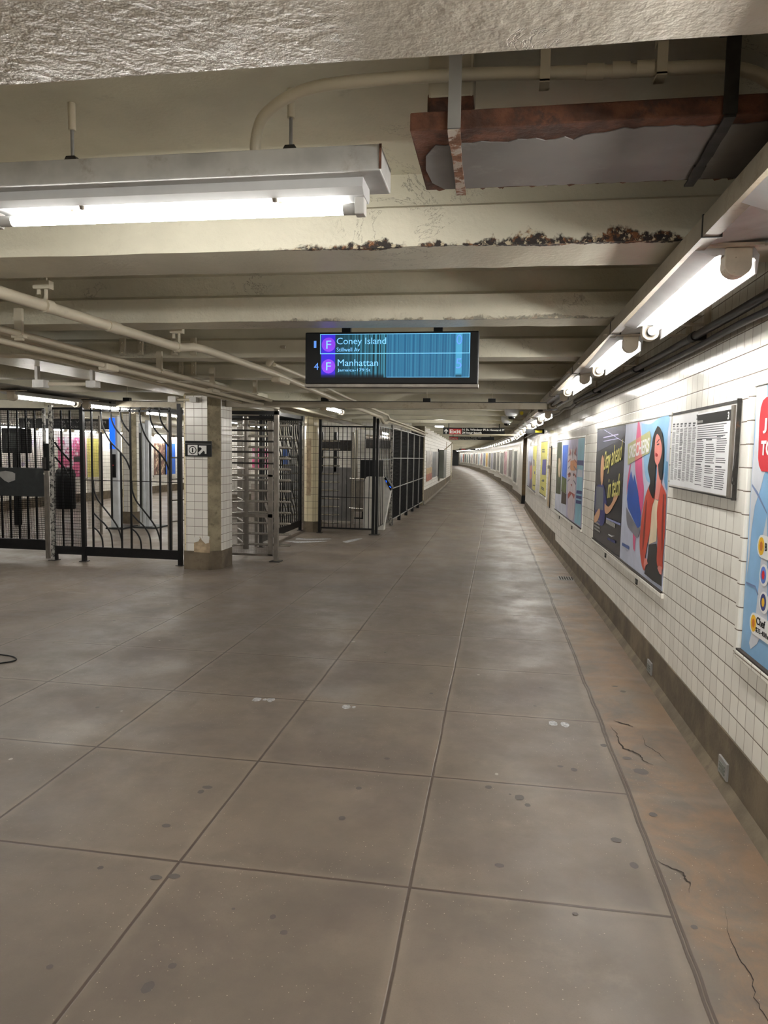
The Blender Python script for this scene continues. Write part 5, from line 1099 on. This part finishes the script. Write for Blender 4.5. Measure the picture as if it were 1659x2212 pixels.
# service notice board
t = thing('notice_board', 'framed notice board with two white sheets of fine print between the shoe and map adverts', 'notice board'); wall_frame(t, 4.87, 3.645, 1.395, .004)
W_ = 1.225; H_ = .465
MB().box(0, W_, 0, H_, -.004, .020).build('backing', 'white_plastic', t, local=True)
MB().box(.0, W_+.006, H_-.012, H_+.003, .0, .022).box(W_-.008, W_+.004, -.01, H_+.01, 0, .020).box(0, W_, -.006, .002, 0, .022).build('frame', 'dark_iron', t, local=True)
MB().box(.012, .585, .012, H_-.02, .020, .0215).build('sheet', 'paper', t, local=True)
MB().box(.59, W_-.055, .008, H_-.03, .022, .026).build('sheet', 'paper', t, local=True)
MB().box(W_-.05, W_-.012, .0, H_-.02, .020, .030).build('clear_edge', 'steel_dull', t, local=True)
MB().box(.592, W_-.058, H_-.092, H_-.038, .026, .0265).build('title_bar', 'sign_black', t, local=True)
text('page_number', '3', (W_-.105, H_-.085, W_-.085, H_-.048), 'sign_white', t, .0266, bold=.02); text('page_number', '2', (.558, H_-.062, .574, H_-.032), 'sign_black', t, .0216, bold=.02)
m = MB()
for c_ in range(6):
    xa = .028+c_*.092; z = H_-.075-.002*c_; wd = .072
    m.box(xa, xa+wd*.7, z, z+.010, .0215, .0219); z -= .012; m.box(xa, xa+wd*.55, z, z+.008, .0215, .0219); z -= .010
    while z > .045:
        if random.random() < .93: m.box(xa, xa+wd*random.uniform(.72, 1), z, z+(.0038 if c_ == 2 else .0026), .0215, .0219)
        z -= .0062
def para(xa, xb, za, zb, st=.0108, h=.0042):
    z = za
    while z > zb:
        if random.random() < .92: m.box(xa, xa+(xb-xa)*random.uniform(.8, 1), z, z+h, .026, .0264)
        z -= st
para(.605, 1.13, H_-.105, H_-.185, .0115); para(.605, .75, .275, .165); para(.78, .94, .27, .16); para(.965, 1.13, .285, .165)
para(.605, .75, .135, .03); para(.78, .94, .13, .03); para(.965, 1.13, .13, .03)
for xa, za in ((.605, .285), (.78, .282), (.965, .298), (.605, .148), (.78, .142), (.965, .142)): m.box(xa, xa+.10, za, za+.008, .026, .0266)
m.build('print', 'ink', t, local=True)
MB().box(.60, .66, H_-.083, H_-.070, .0265, .0269).box(.664, .70, H_-.083, H_-.070, .0265, .0269).build('title_line', 'sign_white_dim', t, local=True)
tag(MB().tube(catmull([(1.118, 3.635, 1.62), (1.10, 3.62, 1.5), (1.10, 3.615, 1.47), (1.112, 3.632, 1.462), (1.115, 3.638, 1.475)], 5), .003, 6).build('wire_loop', 'dark_iron'), 'thin brown wire loop hanging from the right edge of the notice board', 'wire')
# beige access panel
t = thing('access_panel', 'tall narrow beige wall panel between the yellow poster and the forest poster', 'panel'); wall_frame(t, 13.25, 12.85, .63, .004)
MB().box(0, .36, 0, 1.06, -.01, .015).build('plate', 'exposed_mortar', t, local=True, bevel=.004)
MB().box(.36, .372, -.01, 1.08, 0, .016).box(0, .37, 1.05, 1.065, 0, .016).build('frame', 'dark_iron', t, local=True)
MB().box(.12, .28, .68, .74, .015, .05).build('latch', 'steel_dull', t, local=True)
# number plates below the adverts
for i, y in enumerate((7.3, 5.85, 11.4, 9.9)):
    t = thing('number_plate', ['little black number plate under the tech advert', 'little black number plate under the shoe advert', 'little black number plate under the forest poster', 'little black number plate under the animal-face poster'][i], 'plate'); wall_frame(t, y, y-.07, .575, .004)
    MB().box(0, .062, 0, .042, -.01, .003).build('plate', 'sign_black', t, local=True)
    MB().box(.012, .028, .012, .032, .003, .0034).box(.034, .050, .012, .032, .003, .0034).build('digits', 'sign_white_dim', t, local=True)
# vents in the baseboard
for (y, lb) in ((3.56, 'small metal vent plate in the concrete base below the map advert'), (5.2, 'small metal vent plate in the concrete base below the shoe advert')):
    t = thing('vent_plate', lb, 'vent'); wall_frame(t, y+.07, y-.06, .05, .012)
    MB().box(0, .13, 0, .085, -.01, .006).build('plate', 'galvanised', t, local=True, bevel=.002)
    for z in (.018, .036, .054): MB().box(.025, .105, z, z+.009, .006, .010).build('louvre', 'cabinet_grey', t, local=True)
t = thing('floor_drain', 'small square floor drain grate by the right-hand wall', 'drain', (.90, 9.27, 0))
MB().box(.80, 1.0, 9.14, 9.40, -.01, .004).build('frame', 'galvanised', t)
m = MB()
for i in range(6): m.box(.815+i*.03, .832+i*.03, 9.16, 9.38, .004, .006)
m.build('slots', 'crack_dark', t)
# posters on the curved wall
CW = [(26.67, 24.91, 0.519, 1.611), (29.79, 27.63, 0.603, 1.659), (32.67, 30.68, 0.592, 1.594), (35.29, 32.99, 0.556, 1.53), (37.82, 35.84, 0.635, 1.574), (41.21, 38.67, 0.586, 1.525), (43.63, 41.44, 0.554, 1.488), (46.05, 43.88, 0.62, 1.489), (48.76, 46.92, 0.592, 1.469), (51.23, 49.22, 0.573, 1.448), (53.53, 52.44, 0.616, 1.431), (55.86, 54.81, 0.581, 1.401), (58.34, 56.76, 0.539, 1.368), (61.04, 59.58, 0.563, 1.354), (63.7, 62.23, 0.544, 1.34), (66.52, 64.8, 0.517, 1.324), (68.55, 67.36, 0.48, 1.303), (71.09, 69.8, 0.497, 1.287), (72.79, 71.61, 0.478, 1.272), (74.42, 73.48, 0.449, 1.261)]
CC = ['dark green', 'brown', 'pink and white', 'grey-green', 'slate', 'charcoal', 'pale violet', 'olive', 'orange-yellow', 'steel blue', 'violet-red', 'light blue', 'brown-grey', 'blue-grey', 'mauve', 'grey', 'teal', 'dark teal', 'rust red', 'pale blue']
CR = [(52, 60, 56), (84, 76, 78), (176, 130, 140), (104, 108, 104), (98, 96, 94), (70, 70, 74), (150, 150, 170), (96, 92, 74), (236, 170, 50), (118, 128, 160), (160, 110, 130), (140, 170, 200), (110, 92, 84), (90, 92, 110), (140, 110, 120), (120, 122, 124), (84, 110, 112), (60, 80, 82), (150, 84, 74), (150, 160, 184)]
for i, (ya, yb, z0, z1) in enumerate(CW):
    M('cw%d' % i, CR[i], .3, 0, .35, 4, dirt=(tuple(min(255, c+70) for c in CR[i]), 3, .5, .6))
    t = thing('framed_poster', '%s poster, number %s along the curved wall counted from the dark recess' % (CC[i], ['one', 'two', 'three', 'four', 'five', 'six', 'seven', 'eight', 'nine', 'ten', 'eleven', 'twelve', 'thirteen', 'fourteen', 'fifteen', 'sixteen', 'seventeen', 'eighteen', 'nineteen', 'twenty'][i]), 'poster')
    wall_frame(t, ya, yb, z0, .012)
    W = math.hypot(ya-yb, wallx(ya)-wallx(yb)); H = z1-z0
    MB().box(0, W, 0, H, -.01, .004).build('sheet', 'cw%d' % i, t, local=True)
    MB().box(-.06, W+.06, -.06, 0, -.01, .02).box(-.06, W+.06, H, H+.05, -.01, .02).box(-.06, 0, 0, H, -.01, .02).box(W, W+.06, 0, H, -.01, .02).build('frame', 'white_frame', t, local=True)
# posters on the far left wall
M('pl_pink', (206, 96, 140), .35, 0, .3, 4, dirt=((226, 214, 226), 2.5, .5, .56)); M('pl_white', (222, 218, 212), .35, 0, .15, 4, dirt=((170, 160, 190), 3, .55, .62)); M('pl_photo', (120, 90, 80), .35, 0, .5, 6, dirt=((220, 200, 170), 5, .5, .6))
for y0, y1, z0, z1, mt, lb in ((17.2, 18.48, .70, 1.78, 'pl_pink', 'pink and white poster behind the narrow mesh panel'), (18.54, 19.25, .67, 1.76, 'poster_yellow', 'yellow-green poster just right of the pink one on the far left wall'),
                               (14.6, 16.7, .75, 1.78, 'pl_white', 'pale backlit-looking poster behind the mesh gate'), (22.47, 23.3, .60, 1.67, 'pl_photo', 'photo poster of people seen between the second kiosk and the column'), (23.34, 24.1, .60, 1.67, 'p3_sky', 'blue sky poster seen just left of the tiled column')):
    t = thing('advert_poster', lb, 'poster', (-11.4, (y0+y1)/2, z0))
    MB().box(-11.405, -11.385, y0, y1, z0, z1).build('sheet', mt, t)
    MB().box(-11.40, -11.375, y0-.04, y0, z0-.04, z1+.04).box(-11.40, -11.375, y1, y1+.04, z0-.04, z1+.04).box(-11.40, -11.375, y0-.04, y1+.04, z0-.05, z0).build('frame', 'white_frame', t)
    if mt == 'pl_pink': MB().box(-11.384, -11.382, 17.9, 18.4, 1.12, 1.26).build('caption', 'pants_black', t)
# far posters behind the turnstile on wall_far
for i, x in enumerate((-10.6, -9.2, -7.6, -6.6)):
    tag(MB().box(x, x+.8, 29.97, 30.0, .6, 1.6).build('advert_poster', ['pl_pink', 'p3_sky', 'pl_white', 'pl_photo'][i]), ['pink poster on the distant back wall', 'blue poster on the distant back wall', 'white poster on the distant back wall', 'brown photo poster on the distant back wall'][i], 'poster')
# loose wire on the floor at the left edge
tag(MB().tube(catmull([(-3.9, 4.78, .006), (-3.6, 4.76, .006), (-3.47, 4.68, .006), (-3.5, 4.60, .006), (-3.62, 4.52, .006), (-3.9, 4.44, .006)], 5), .005, 6).build('loose_wire', 'sign_black'), 'thin black wire looped on the floor at the left edge', 'wire')
